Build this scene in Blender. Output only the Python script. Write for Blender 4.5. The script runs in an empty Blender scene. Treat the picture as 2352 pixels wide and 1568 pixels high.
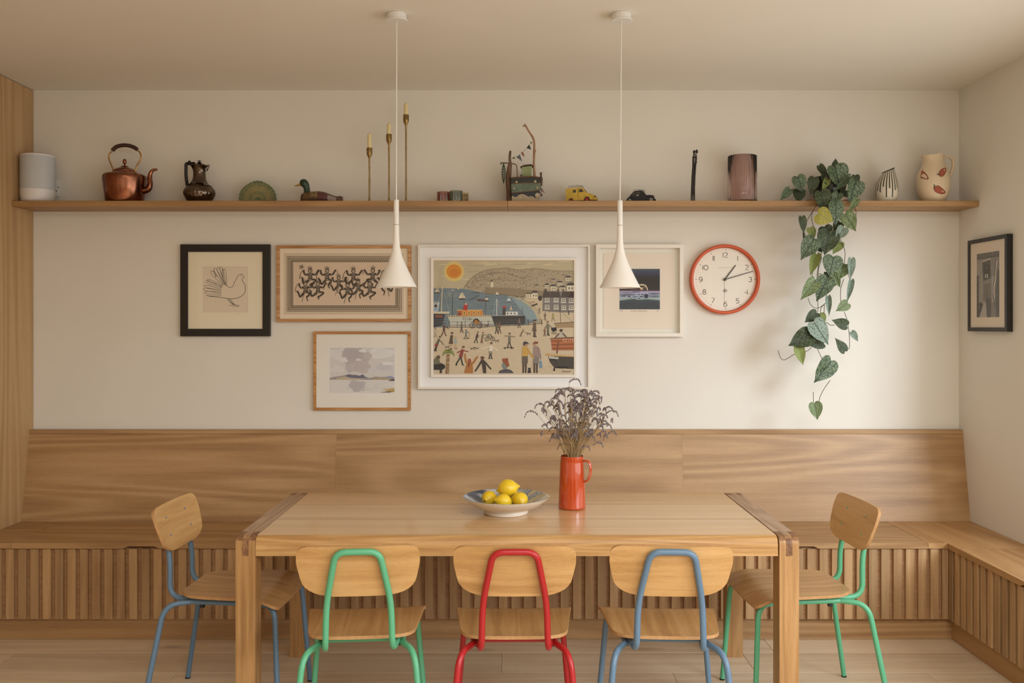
import bpy, bmesh, math, random
from mathutils import Vector, Matrix
random.seed(7)
SC = bpy.context.scene
COL = SC.collection
PI = math.pi
# ---------------------------------------------------------------- camera
# photograph calibration (2352x1568): focal 2080 px, principal point (1178, 747), eye 1.5 m
F, CX, HY, EYE = 2080.0, 1178.0, 747.0, 1.5
H_CEIL = 2.769
cam_d = bpy.data.cameras.new('camera')
cam = bpy.data.objects.new('camera', cam_d)
COL.objects.link(cam)
cam.location = (0, 0, EYE)
cam.rotation_euler = (PI / 2, 0, 0)
cam_d.sensor_width = 36
cam_d.lens = 36 * F / 2352
cam_d.shift_x = (1176 - CX) / 2352
cam_d.shift_y = -(784 - HY) / 2352
cam_d.clip_start = 0.05
SC.camera = cam
# ---------------------------------------------------------------- world, lights, exposure
W = bpy.data.worlds.new('world')
SC.world = W
W.use_nodes = True
W.node_tree.nodes['Background'].inputs[0].default_value = (0.80, 0.88, 1.0, 1)
W.node_tree.nodes['Background'].inputs[1].default_value = 0.5
SC.view_settings.view_transform = 'Standard'
SC.view_settings.look = 'None'
SC.view_settings.gamma = 1
SC.view_settings.use_curve_mapping = False
SC.view_settings.exposure = -0.06


def area(name, loc, aim, sx, sy, power, color):
    d = bpy.data.lights.new(name, 'AREA')
    d.shape = 'RECTANGLE'
    d.size, d.size_y = sx, sy
    d.energy = power
    d.color = color
    o = bpy.data.objects.new(name, d)
    COL.objects.link(o)
    o.location = loc
    o.rotation_euler = (Vector(aim) - Vector(loc)).to_track_quat('-Z', 'Y').to_euler()
    return o


# bright sky seen through the garden glazing in the right-hand wall
az, el = math.radians(34), math.radians(15)
_t = Vector((1.2, 4.89, 1.25))
_d = Vector((math.sin(az) * math.cos(el), -math.cos(az) * math.cos(el), math.sin(el)))
area('sky_light_garden', _t + _d * 8.0, _t, 2.8, 2.4, 350, (0.79, 0.90, 1.0))
# soft daylight entering through the same glazing and through the rooflight behind the camera
area('daylight_right_glazing', (2.50, 1.8, 1.4), (0, 1.9, 1.75), 4.7, 1.4, 46, (1.0, 0.97, 0.90))
area('daylight_rooflight', (0.85, -0.4, H_CEIL + 0.01), (0.85, -0.2, 0), 2.4, 2.4, 135, (1.0, 0.955, 0.865))

# ---------------------------------------------------------------- helpers


def P(px, py, D):
    return Vector(((px - CX) / F * D, D, EYE - (py - HY) / F * D))


def lin(c):
    r = []
    for v in c:
        v = v / 255.0
        r.append(v / 12.92 if v <= 0.04045 else ((v + 0.055) / 1.055) ** 2.4)
    return tuple(r)


def wloc(o):
    l = Vector((0, 0, 0))
    while o is not None:
        l += o.location
        o = o.parent
    return l


class MB:
    def __init__(self):
        self.v, self.f, self.m, self.c = [], [], [], []

    def add(self, vs, fs, mi=0, col=None):
        b = len(self.v)
        self.v += [tuple(p) for p in vs]
        for f in fs:
            self.f.append([i + b for i in f])
            self.m.append(mi)
            self.c.append(col)
        return self

    def box(self, x0, x1, y0, y1, z0, z1, bev=0.0, mi=0, seg=1, mat=None):
        bm = bmesh.new()
        bmesh.ops.create_cube(bm, size=1)
        for q in bm.verts:
            q.co = Vector(((x0 + x1) / 2 + q.co.x * (x1 - x0), (y0 + y1) / 2 + q.co.y * (y1 - y0), (z0 + z1) / 2 + q.co.z * (z1 - z0)))
        if bev > 0:
            bmesh.ops.bevel(bm, geom=list(bm.edges), offset=bev, segments=seg, affect='EDGES', profile=0.5)
        if mat is not None:
            bmesh.ops.transform(bm, matrix=mat, verts=bm.verts)
        bm.verts.ensure_lookup_table()
        self.add([q.co for q in bm.verts], [[q.index for q in f.verts] for f in bm.faces], mi)
        bm.free()
        return self

    def tube(self, pts, r, seg=10, caps=True, closed=False, mi=0, flat=1.0, col=None):
        pts = [Vector(p) for p in pts]
        n = len(pts)
        rs = r if isinstance(r, (list, tuple)) else [r] * n
        vs, fs = [], []
        up = None
        for i in range(n):
            if closed:
                t = (pts[(i + 1) % n] - pts[i - 1])
            else:
                t = pts[min(i + 1, n - 1)] - pts[max(i - 1, 0)]
            t.normalize()
            if up is None:
                a = Vector((0, 0, 1)) if abs(t.z) < 0.9 else Vector((1, 0, 0))
                up = (a - t * a.dot(t)).normalized()
            else:
                up = (up - t * up.dot(t)).normalized()
            sd = t.cross(up)
            for k in range(seg):
                an = 2 * PI * k / seg
                vs.append(pts[i] + (up * math.cos(an) + sd * math.sin(an) * flat) * rs[i])
        m = n if closed else n - 1
        for i in range(m):
            for k in range(seg):
                a, b = i * seg + k, i * seg + (k + 1) % seg
                c, d = ((i + 1) % n) * seg + (k + 1) % seg, ((i + 1) % n) * seg + k
                fs.append([a, b, c, d])
        if caps and not closed:
            fs.append(list(range(seg))[::-1])
            fs.append([(n - 1) * seg + k for k in range(seg)])
        return self.add(vs, fs, mi, col)

    def lathe(self, prof, cx, cy, seg=32, mi=0, rfun=None, tilt=None, close=False):
        vs, fs = [], []
        idx = []
        for j, (r, z) in enumerate(prof):
            if r <= 1e-6:
                idx.append([len(vs)] * seg)
                vs.append(Vector((cx, cy, z)))
            else:
                row = []
                for k in range(seg):
                    a = 2 * PI * k / seg
                    rr = r * (rfun(a, j) if rfun else 1)
                    row.append(len(vs))
                    vs.append(Vector((cx + rr * math.cos(a), cy + rr * math.sin(a), z)))
                idx.append(row)
        if tilt is not None:
            vs = [tilt @ q for q in vs]
        for j in range(len(prof) - 1):
            for k in range(seg):
                k2 = (k + 1) % seg
                q = [idx[j][k], idx[j][k2], idx[j + 1][k2], idx[j + 1][k]]
                u = []
                for i in q:
                    if i not in u:
                        u.append(i)
                if len(u) > 2:
                    fs.append(u)
        return self.add(vs, fs, mi)

    def prism(self, poly, a, b, plane='xz', mi=0):
        """extrude a 2D polygon; plane gives the polygon's axes, a..b the range on the third axis"""
        n = len(poly)
        vs = []
        for t in (a, b):
            for (u, w) in poly:
                if plane == 'xz':
                    vs.append((u, t, w))
                elif plane == 'yz':
                    vs.append((t, u, w))
                else:
                    vs.append((u, w, t))
        fs = [list(range(n)), [n + i for i in range(n)][::-1]]
        for i in range(n):
            j = (i + 1) % n
            fs.append([i, i + n, j + n, j])
        return self.add(vs, fs, mi)

    def bydir(self, d, lim, mi):
        """give faces whose outward side looks along d (relative to the mesh centre) the index mi"""
        d = Vector(d)
        for i, f in enumerate(self.f):
            a, b, c = (Vector(self.v[f[k]]) for k in (0, 1, 2))
            n = (b - a).cross(c - a)
            if n.length == 0:
                continue
            n.normalize()
            if abs(n.dot(d)) > lim:
                self.m[i] = mi
        return self

    def bynormal(self, mi, lim=0.985):
        """give faces that look straight up the material index mi"""
        for i, f in enumerate(self.f):
            a, b, c = (Vector(self.v[f[k]]) for k in (0, 1, 2))
            n = (b - a).cross(c - a)
            if n.length > 0 and abs(n.normalized().z) > lim:
                self.m[i] = mi
        return self

    def slab(self, outline, surf, th, mi=0, rings=(1.0, 0.93, 0.75, 0.5, 0.25), mi_edge=None):
        """a curved sheet with thickness: outline in (u,v), surf(u,v,side) -> point"""
        cu = sum(p[0] for p in outline) / len(outline)
        cv = sum(p[1] for p in outline) / len(outline)
        n = len(outline)
        e = 0.0016

        def p(u, v, h):
            d = Vector(surf(u + e, v)) - Vector(surf(u - e, v))
            g = Vector(surf(u, v + e)) - Vector(surf(u, v - e))
            nn = d.cross(g).normalized()
            return Vector(surf(u, v)) + nn * h
        vs, fs, mm = [], [], []
        for side in (0, 1):
            h = th / 2 if side else -th / 2
            for s in rings:
                for (u, v) in outline:
                    vs.append(p(cu + (u - cu) * s, cv + (v - cv) * s, h))
            vs.append(p(cu, cv, h))
        R = len(rings)
        blk = R * n + 1
        for side in (0, 1):
            o = side * blk
            for j in range(R - 1):
                for k in range(n):
                    k2 = (k + 1) % n
                    q = [o + j * n + k, o + j * n + k2, o + (j + 1) * n + k2, o + (j + 1) * n + k]
                    fs.append(q if side else q[::-1])
            for k in range(n):
                q = [o + (R - 1) * n + k, o + (R - 1) * n + (k + 1) % n, o + R * n]
                fs.append(q if side else q[::-1])
        self.add(vs, fs, mi)
        b = len(self.v) - 2 * blk
        for k in range(n):
            k2 = (k + 1) % n
            self.f.append([b + k, b + k2, b + blk + k2, b + blk + k])
            self.m.append(mi if mi_edge is None else mi_edge)
            self.c.append(None)
        return self

    def ball(self, c, rx, ry=None, rz=None, seg=12, rings=8, mi=0, rot=None, col=None):
        ry = rx if ry is None else ry
        rz = rx if rz is None else rz
        vs, fs = [], []
        vs.append(Vector((0, 0, rz)))
        for j in range(1, rings):
            th = PI * j / rings
            for k in range(seg):
                a = 2 * PI * k / seg
                vs.append(Vector((rx * math.sin(th) * math.cos(a), ry * math.sin(th) * math.sin(a), rz * math.cos(th))))
        vs.append(Vector((0, 0, -rz)))
        for k in range(seg):
            fs.append([0, 1 + k, 1 + (k + 1) % seg])
            for j in range(rings - 2):
                a = 1 + j * seg
                fs.append([a + k, a + seg + k, a + seg + (k + 1) % seg, a + (k + 1) % seg])
            a = 1 + (rings - 2) * seg
            fs.append([a + k, len(vs) - 1, a + (k + 1) % seg])
        if rot is not None:
            vs = [rot @ q for q in vs]
        return self.add([q + Vector(c) for q in vs], fs, mi, col)

    def build(self, name, mats, parent=None, smooth=38, local=False, label=None, solid=None, sub=0):
        me = bpy.data.meshes.new(name)
        off = Vector((0, 0, 0)) if (local or parent is None) else wloc(parent)
        me.from_pydata([(p[0] - off.x, p[1] - off.y, p[2] - off.z) for p in self.v], [], self.f)
        if not isinstance(mats, (list, tuple)):
            mats = [mats]
        for q in mats:
            me.materials.append(q)
        if len(mats) > 1:
            me.polygons.foreach_set('material_index', self.m)
        if any(c is not None for c in self.c):
            ca = me.color_attributes.new('tint', 'FLOAT_COLOR', 'CORNER')
            data = []
            for f, c in zip(self.f, self.c):
                c = c or (1, 1, 1)
                data += [c[0], c[1], c[2], 1.0] * len(f)
            ca.data.foreach_set('color', data)
        me.update()
        if smooth:
            bm = bmesh.new()
            bm.from_mesh(me)
            bmesh.ops.recalc_face_normals(bm, faces=bm.faces)
            bm.to_mesh(me)
            bm.free()
            me.shade_smooth()
            me.set_sharp_from_angle(angle=math.radians(smooth))
        o = bpy.data.objects.new(name, me)
        COL.objects.link(o)
        if parent is not None:
            o.parent = parent
        if solid:
            md = o.modifiers.new('solid', 'SOLIDIFY')
            md.thickness = solid
            md.offset = 0
        if sub:
            md = o.modifiers.new('sub', 'SUBSURF')
            md.levels = md.render_levels = sub
        if label:
            o['label'] = label
        return o


def tag(o, label=None, cat=None, group=None, kind=None):
    if label:
        o['label'] = label
    if cat:
        o['category'] = cat
    if group:
        o['group'] = group
    if kind:
        o['kind'] = kind
    return o


def thing(name, label, cat, loc, rz=0, group=None):
    o = bpy.data.objects.new(name, None)
    o.empty_display_size = 0.05
    COL.objects.link(o)
    o.location = loc
    o.rotation_euler = (0, 0, rz)
    return tag(o, label, cat, group)


def piece(name, mesh, loc, parent, rz=0):
    o = bpy.data.objects.new(name, mesh)
    COL.objects.link(o)
    o.parent = parent
    o.location = Vector(loc) - wloc(parent)
    o.rotation_euler = (0, 0, rz)
    return o


def smoothpath(pts, n=6):
    pts = [Vector(p) for p in pts]
    out = []
    for i in range(len(pts) - 1):
        p0 = pts[max(i - 1, 0)]
        p1, p2 = pts[i], pts[i + 1]
        p3 = pts[min(i + 2, len(pts) - 1)]
        for k in range(n):
            t = k / n
            out.append(0.5 * ((2 * p1) + (p2 - p0) * t + (2 * p0 - 5 * p1 + 4 * p2 - p3) * t * t + (3 * p1 - p0 - 3 * p2 + p3) * t ** 3))
    out.append(pts[-1])
    return out


def filletpath(pts, rads, n=6):
    """polyline in 3D with circular-ish bends (quadratic fillets)"""
    pts = [Vector(p) for p in pts]
    out = [pts[0]]
    for i in range(1, len(pts) - 1):
        r = rads[i - 1] if isinstance(rads, (list, tuple)) else rads
        a = (pts[i - 1] - pts[i])
        b = (pts[i + 1] - pts[i])
        ra, rb = min(r, a.length * 0.49), min(r, b.length * 0.49)
        p0, p2 = pts[i] + a.normalized() * ra, pts[i] + b.normalized() * rb
        for k in range(n + 1):
            t = k / n
            out.append(p0 * (1 - t) ** 2 + pts[i] * 2 * t * (1 - t) * 1.0 + p2 * t * t)
    out.append(pts[-1])
    return out


def roundpoly(pts, rads, n=6):
    out = []
    N = len(pts)
    for i in range(N):
        p = Vector(pts[i]).to_2d() if len(pts[i]) > 2 else Vector(pts[i])
        a = Vector(pts[i - 1]) - p
        b = Vector(pts[(i + 1) % N]) - p
        r = rads[i] if isinstance(rads, (list, tuple)) else rads
        if r <= 0:
            out.append(tuple(p))
            continue
        ra, rb = min(r, a.length * 0.49), min(r, b.length * 0.49)
        p0, p2 = p + a.normalized() * ra, p + b.normalized() * rb
        for k in range(n + 1):
            t = k / n
            q = p0 * (1 - t) ** 2 + p * 2 * t * (1 - t) + p2 * t * t
            out.append(tuple(q))
    return out


# ---------------------------------------------------------------- materials
MC = {}


class NT:
    def __init__(self, name):
        self.mat = bpy.data.materials.new(name)
        self.mat.use_nodes = True
        self.t = self.mat.node_tree
        self.b = self.t.nodes['Principled BSDF']

    def n(self, kind, **kw):
        q = self.t.nodes.new(kind)
        for k, v in kw.items():
            setattr(q, k, v)
        return q

    def l(self, a, b):
        self.t.links.new(a, b)

    def math(self, op, a, b=None, c=None):
        q = self.n('ShaderNodeMath', operation=op)
        for i, v in enumerate((a, b, c)):
            if v is None:
                continue
            if isinstance(v, (int, float)):
                q.inputs[i].default_value = v
            else:
                self.l(v, q.inputs[i])
        return q.outputs[0]

    def noise(self, vec, scale, detail=2, rough=0.5, dist=0.0):
        q = self.n('ShaderNodeTexNoise')
        q.inputs['Scale'].default_value = scale
        q.inputs['Detail'].default_value = detail
        q.inputs['Roughness'].default_value = rough
        q.inputs['Distortion'].default_value = dist
        if vec is not None:
            self.l(vec, q.inputs['Vector'])
        return q.outputs['Fac']

    def coord(self, scale=(1, 1, 1), rand=False, kind='Object'):
        tc = self.n('ShaderNodeTexCoord')
        v = tc.outputs[kind]
        if rand:
            oi = self.n('ShaderNodeObjectInfo')
            ml = self.math('MULTIPLY', oi.outputs['Random'], 31.7)
            cx = self.n('ShaderNodeCombineXYZ')
            for i in range(3):
                self.l(ml, cx.inputs[i])
            ad = self.n('ShaderNodeVectorMath', operation='ADD')
            self.l(v, ad.inputs[0])
            self.l(cx.outputs[0], ad.inputs[1])
            v = ad.outputs[0]
        mp = self.n('ShaderNodeMapping')
        mp.inputs['Scale'].default_value = scale
        self.l(v, mp.inputs['Vector'])
        return mp.outputs[0]

    def ramp(self, fac, stops):
        q = self.n('ShaderNodeValToRGB')
        e = q.color_ramp.elements
        while len(e) < len(stops):
            e.new(0.5)
        for i, (p, c) in enumerate(stops):
            e[i].position = p
            e[i].color = (c[0], c[1], c[2], 1)
        self.l(fac, q.inputs[0])
        return q.outputs[0]

    def bump(self, h, strength, dist=0.002):
        q = self.n('ShaderNodeBump')
        q.inputs['Strength'].default_value = strength
        q.inputs['Distance'].default_value = dist
        self.l(h, q.inputs['Height'])
        self.l(q.outputs[0], self.b.inputs['Normal'])

    def setp(self, **kw):
        for k, v in kw.items():
            self.b.inputs[k.replace('_', ' ')].default_value = v


def paint(name, rgb, rough=0.5, metal=0.0, bump=0.0, bscale=200.0, var=0.0, vscale=6.0, coat=0.0, spec=0.5):
    if name in MC:
        return MC[name]
    t = NT(name)
    c = lin(rgb)
    t.setp(Roughness=rough, Metallic=metal)
    t.b.inputs['Specular IOR Level'].default_value = spec
    t.b.inputs['Coat Weight'].default_value = coat
    if var > 0:
        f = t.noise(t.coord(), vscale, 3, 0.6)
        col = t.ramp(f, [(0.3, tuple(x * (1 - var) for x in c)), (0.7, tuple(min(1, x * (1 + var)) for x in c))])
        t.l(col, t.b.inputs['Base Color'])
    else:
        t.b.inputs['Base Color'].default_value = (*c, 1)
    if bump > 0:
        t.bump(t.noise(t.coord(), bscale, 3, 0.6), bump)
    MC[name] = t.mat
    return t.mat


def wood(name, dark, mid, light, axis='x', rough=0.45, ring=22.0, ringw=0.35, across=5.0, along=0.35, var=0.10, coat=0.0, fib=0.35, bump=0.12, knots=0.0, mus=(0.30, 0.70)):
    t = NT(name)
    d, m, l = lin(dark), lin(mid), lin(light)

    def sc(a, b):
        return {'x': (a, b, b), 'y': (b, a, b), 'z': (b, b, a)}[axis]
    n1 = t.noise(t.coord(sc(along, across), rand=True), 1.0, 1.5, 0.45, 0.25)
    s = t.math('SINE', t.math('MULTIPLY', n1, ring * 2 * PI / 2))
    s = t.math('POWER', t.math('MULTIPLY_ADD', s, 0.5, 0.5), 1.6)
    n2 = t.noise(t.coord(sc(5, 240), rand=True), 1.0, 3, 0.65)
    n4 = t.noise(t.coord(sc(22, 620), rand=True), 1.0, 2, 0.6)
    pore = t.math('MULTIPLY_ADD', t.math('GREATER_THAN', n4, 0.60), -0.13, 1.0)
    n3 = t.noise(t.coord(sc(0.9, 26), rand=True), 1.0, 3, 0.6)
    a = t.math('MULTIPLY', s, ringw)
    b = t.math('MULTIPLY_ADD', n2, fib, a)
    w = max(0.05, 1 - ringw * 0.5 - fib)
    c = t.math('MULTIPLY_ADD', n3, w, b)
    fac = c
    col = t.ramp(fac, [(mus[0], d), (0.5, m), (mus[1], l)])
    hs = t.n('ShaderNodeHueSaturation')
    oi = t.n('ShaderNodeObjectInfo')
    t.l(t.math('MULTIPLY', t.math('MULTIPLY_ADD', oi.outputs['Random'], 2 * var, 1 - var + 0.02), pore), hs.inputs['Value'])
    t.l(col, hs.inputs['Color'])
    out = hs.outputs[0]
    if knots > 0:
        v = t.n('ShaderNodeTexVoronoi')
        v.inputs['Scale'].default_value = 1.0
        t.l(t.coord(sc(1.2, 4.5), rand=True), v.inputs['Vector'])
        k = t.ramp(v.outputs['Distance'], [(0.0, (1, 1, 1)), (0.07, (0.35, 0.35, 0.35)), (0.16, (0, 0, 0))])
        mx = t.n('ShaderNodeMix', data_type='RGBA')
        t.l(t.math('MULTIPLY', k, knots), mx.inputs[0])
        t.l(out, mx.inputs[6])
        mx.inputs[7].default_value = (*lin((70, 45, 28)), 1)
        out = mx.outputs[2]
    t.l(out, t.b.inputs['Base Color'])
    t.setp(Roughness=rough)
    t.b.inputs['Coat Weight'].default_value = coat
    t.b.inputs['Coat Roughness'].default_value = 0.15
    t.bump(n2, bump, 0.001)
    return t.mat


def attr_mat(name, rough=0.7, coat=0.0):
    t = NT(name)
    a = t.n('ShaderNodeAttribute', attribute_name='tint')
    t.l(a.outputs['Color'], t.b.inputs['Base Color'])
    t.setp(Roughness=rough)
    t.b.inputs['Specular IOR Level'].default_value = 0.3
    return t.mat


def metal_mat(name, rgb, rough, bump=0.1, bscale=40, var=0.25, vscale=20):
    t = NT(name)
    c = lin(rgb)
    f = t.noise(t.coord(), vscale, 4, 0.65)
    t.l(t.ramp(f, [(0.3, tuple(x * (1 - var) for x in c)), (0.7, tuple(min(1, x * (1 + var)) for x in c))]), t.b.inputs['Base Color'])
    t.setp(Metallic=1.0, Roughness=rough)
    t.bump(t.noise(t.coord(), bscale, 3, 0.5), bump, 0.003)
    return t.mat


def glass_mat(name, tint=(1, 1, 1), rough=0.02, gloss=0.08, opac=0.0):
    """thin clear or tinted sheet: transparent body with a fresnel sheen"""
    t = NT(name)
    t.t.nodes.remove(t.b)
    out = t.t.nodes['Material Output']
    tr = t.n('ShaderNodeBsdfTransparent')
    tr.inputs[0].default_value = (*tint, 1)
    gl = t.n('ShaderNodeBsdfGlossy')
    gl.inputs['Roughness'].default_value = rough
    fr = t.n('ShaderNodeLayerWeight')
    fr.inputs[0].default_value = 0.5
    mx = t.n('ShaderNodeMixShader')
    t.l(t.math('MULTIPLY_ADD', t.math('POWER', fr.outputs['Facing'], 5.0), 0.7, gloss * 0.4), mx.inputs[0])
    t.l(tr.outputs[0], mx.inputs[1])
    t.l(gl.outputs[0], mx.inputs[2])
    last = mx.outputs[0]
    if opac > 0:
        df = t.n('ShaderNodeBsdfDiffuse')
        df.inputs[0].default_value = (*tint, 1)
        m2 = t.n('ShaderNodeMixShader')
        m2.inputs[0].default_value = opac
        t.l(last, m2.inputs[1])
        t.l(df.outputs[0], m2.inputs[2])
        last = m2.outputs[0]
    t.l(last, out.inputs[0])
    return t.mat


def true_glass(name, tint, rough=0.05, ior=1.35):
    t = NT(name)
    t.b.inputs['Base Color'].default_value = (*tint, 1)
    t.b.inputs['Transmission Weight'].default_value = 1.0
    t.b.inputs['Roughness'].default_value = rough
    t.b.inputs['IOR'].default_value = ior
    return t.mat


# wall paint: warm off-white emulsion with a faint roller texture
def wall_mat(name, rgb):
    t = NT(name)
    c = lin(rgb)
    f = t.noise(t.coord(), 1.3, 3, 0.6)
    t.l(t.ramp(f, [(0.3, tuple(x * 0.975 for x in c)), (0.7, tuple(min(1, x * 1.02) for x in c))]), t.b.inputs['Base Color'])
    t.setp(Roughness=0.85)
    t.b.inputs['Specular IOR Level'].default_value = 0.25
    t.bump(t.noise(t.coord(), 180, 3, 0.6), 0.06, 0.001)
    return t.mat


M_WALL = wall_mat('wall_paint', (230, 226, 217))
M_CEIL = wall_mat('ceiling_paint', (234, 229, 219))
M_BENCH = wood('oak_bench', (140, 104, 68), (168, 131, 90), (188, 153, 110), 'x', 0.42, ring=30, ringw=0.26, across=2.6, along=0.26, var=0.03, mus=(0.22, 0.85), fib=0.3)
M_BENCHY = wood('oak_side_bench', (146, 106, 65), (174, 133, 87), (194, 155, 108), 'y', 0.42, ring=20, ringw=0.22, across=2.6, along=0.35, var=0.03, mus=(0.22, 0.85))
M_SLAT = wood('oak_slat', (144, 109, 74), (170, 135, 96), (190, 157, 116), 'z', 0.5, ring=12, ringw=0.20, across=9, along=0.8, var=0.18, knots=0.4, mus=(0.2, 0.85))
M_BACKING = wood('oak_backing', (142, 104, 70), (164, 124, 86), (182, 142, 102), 'x', 0.55, ring=10, ringw=0.1, across=30, along=2, var=0.02, fib=0.6)
M_PANEL = wood('oak_panel', (160, 125, 84), (186, 151, 108), (202, 169, 127), 'z', 0.5, ring=30, ringw=0.22, across=2.6, along=0.22, var=0.02, mus=(0.2, 0.85))
M_SHELF = wood('oak_shelf', (136, 102, 64), (164, 127, 82), (186, 149, 104), 'x', 0.45, ring=12, ringw=0.18, across=10, along=0.5, var=0.03, mus=(0.25, 0.80))
M_TABLE = wood('oak_table_top', (190, 150, 102), (208, 170, 122), (222, 188, 146), 'x', 0.28, ring=12, ringw=0.14, across=8, along=0.4, var=0.03, coat=0.35, bump=0.06, mus=(0.2, 0.85))
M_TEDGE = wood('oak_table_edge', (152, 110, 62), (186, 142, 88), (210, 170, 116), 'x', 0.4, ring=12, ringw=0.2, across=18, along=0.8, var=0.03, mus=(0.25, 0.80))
M_TLEG = wood('oak_table_leg', (134, 96, 56), (168, 126, 78), (192, 150, 100), 'z', 0.42, ring=12, ringw=0.2, across=18, along=0.8, var=0.04, mus=(0.25, 0.80))
M_TRAIL = wood('oak_table_rail', (132, 96, 64), (162, 124, 88), (186, 150, 114), 'y', 0.35, ring=14, ringw=0.25, across=16, along=1.0, var=0.04, coat=0.2, mus=(0.25, 0.80))
M_TENON = wood('oak_end_grain', (96, 62, 38), (122, 84, 54), (146, 106, 72), 'z', 0.5, ring=14, ringw=0.2, across=20, along=20, var=0.06)
M_FLOOR = wood('oak_floor', (190, 168, 140), (211, 190, 162), (224, 206, 182), 'x', 0.42, ring=12, ringw=0.18, across=6, along=0.35, var=0.09, knots=0.7, bump=0.08, mus=(0.2, 0.85))
M_CHAIRW = wood('ply_chair', (166, 122, 68), (194, 150, 94), (212, 172, 118), 'y', 0.36, ring=14, ringw=0.16, across=9, along=0.5, var=0.05, coat=0.15, mus=(0.25, 0.80))
M_SEATW = wood('ply_seat', (152, 112, 68), (178, 136, 86), (198, 158, 108), 'x', 0.36, ring=14, ringw=0.16, across=9, along=0.5, var=0.05, coat=0.15, mus=(0.25, 0.80))
M_PLYEDGE = paint('ply_edge', (182, 138, 90), 0.6, var=0.12, vscale=60)
M_DARK = paint('dark_gap', (40, 26, 18), 0.8)
M_WHITE = paint('white_plaster', (236, 232, 226), 0.6, bump=0.15, bscale=90)
M_WHITEP = paint('white_plastic', (232, 230, 226), 0.4)
M_GREEN = paint('mint_powder_coat', (92, 172, 132), 0.38, bump=0.03, bscale=600)
M_RED = paint('red_powder_coat', (172, 28, 34), 0.35, bump=0.03, bscale=600)
M_BLUE = paint('blue_powder_coat', (96, 124, 150), 0.38, bump=0.03, bscale=600)
M_RUBBER = paint('black_rubber', (28, 26, 25), 0.7)

# ---------------------------------------------------------------- room shell
DW, XL, XR, H = 4.89, -2.588, 2.409, 2.769
YB = -3.0


def struct(name, mb, m, smooth=0, parent=None):
    o = mb.build(name, m, parent, smooth)
    if parent is None:
        o['kind'] = 'structure'
    return o


struct('wall_far', MB().box(-3.5, 3.0, DW, DW + 0.15, -0.05, H + 0.1), M_WALL)
ce = MB()
ce.box(-3.5, 3.0, 0.85, DW + 0.1, H, H + 0.12)
ce.box(-3.5, 3.0, YB - 0.15, -1.65, H, H + 0.12)
ce.box(-3.5, -0.40, -1.65, 0.85, H, H + 0.12)
ce.box(2.10, 3.0, -1.65, 0.85, H, H + 0.12)
struct('ceiling', ce, M_CEIL)
YJ, YN, ZS, ZH = 4.25, -0.6, 0.62, 2.15
wr = MB()
wr.box(XR, XR + 0.12, YJ, DW, 0, H)
wr.box(XR, XR + 0.12, YN, YJ, ZH, H)
wr.box(XR, XR + 0.12, YN, YJ, 0, ZS)
wr.box(XR, XR + 0.12, YB, YN, 0, H)
struct('wall_right', wr, M_WALL)
struct('wall_left', MB().box(-3.35, -3.2, YB, DW, 0, H), M_WALL)
wb = MB()
wb.box(-3.3, 2.9, YB - 0.12, YB, 0, H)
struct('wall_near', wb, M_WALL)
wf = MB()
for y in (YN + 0.03, 0.95, 2.55, YJ - 0.03):
    wf.box(XR + 0.03, XR + 0.09, y - 0.03, y + 0.03, ZS, ZH, 0.003)
wf.box(XR + 0.03, XR + 0.09, YN, YJ, ZH - 0.05, ZH, 0.003)
wf.box(XR + 0.03, XR + 0.09, YN, YJ, ZS, ZS + 0.05, 0.003)
struct('window_1', wf, M_WHITEP)
w2 = MB()
for (a, b, c, d) in ((-0.40, -0.35, -1.65, 0.85), (2.05, 2.10, -1.65, 0.85), (-0.35, 2.05, -1.65, -1.60), (-0.35, 2.05, 0.80, 0.85)):
    w2.box(a, b, c, d, H - 0.002, H + 0.14)
struct('window_2', w2, M_WHITEP)
# floor: subfloor with oak planks laid along x
fl = struct('floor', MB().box(-3.5, 3.0, YB - 0.1, DW, -0.06, -0.012), M_BACKING)
rows = []
y = 4.33
e = 4.154
edges = [4.40, 4.154]
while edges[-1] > -0.6:
    edges.append(edges[-1] - 0.239)
joints = {1: [-2.28, -0.05, 1.05], 2: [-1.45, 0.69, 1.787], 0: [-0.9, 1.2], 3: [-2.0, -0.6, 0.95, 2.1], 4: [-1.2, 0.3, 1.6], 5: [-1.9, -0.3, 1.2]}
for i in range(len(edges) - 1):
    y1, y0 = edges[i], edges[i + 1]
    js = joints.get(i, [random.uniform(-2.4, -1.2), random.uniform(-0.6, 0.8), random.uniform(1.2, 2.2)])
    xs = [-3.2] + js + [2.41]
    for a, b in zip(xs[:-1], xs[1:]):
        m = MB().box(-(b - a) / 2 + 0.0006, (b - a) / 2 - 0.0006, -(y1 - y0) / 2 + 0.0006, (y1 - y0) / 2 - 0.0006, -0.012, 0.0, 0.0012)
        o = m.build('plank', M_FLOOR, fl, 0, local=True)
        o.location = ((a + b) / 2, (y0 + y1) / 2, random.uniform(-0.0002, 0.0002))
# ---------------------------------------------------------------- tall cupboard on the left
cb = thing('tall_cupboard', 'tall floor-to-ceiling oak cupboard side panel at the left end of the bench', 'cupboard', (-2.9, 3.4, 0))
MB().box(XL - 0.025, XL, 2.3, DW - 0.002, 0.0, H - 0.003, 0.001).build('side_panel', M_PANEL, cb)
MB().box(-3.19, XL - 0.026, 2.34, DW - 0.002, 0.0, H - 0.01, 0.001).build('carcass', M_PANEL, cb)
# ---------------------------------------------------------------- banquette
ZSEAT = 0.4697
XC = 2.0565
bn = thing('banquette_bench', 'long L-shaped built-in oak banquette with panelled back and slatted front', 'bench', (-0.2, 4.5, 0))
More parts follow.
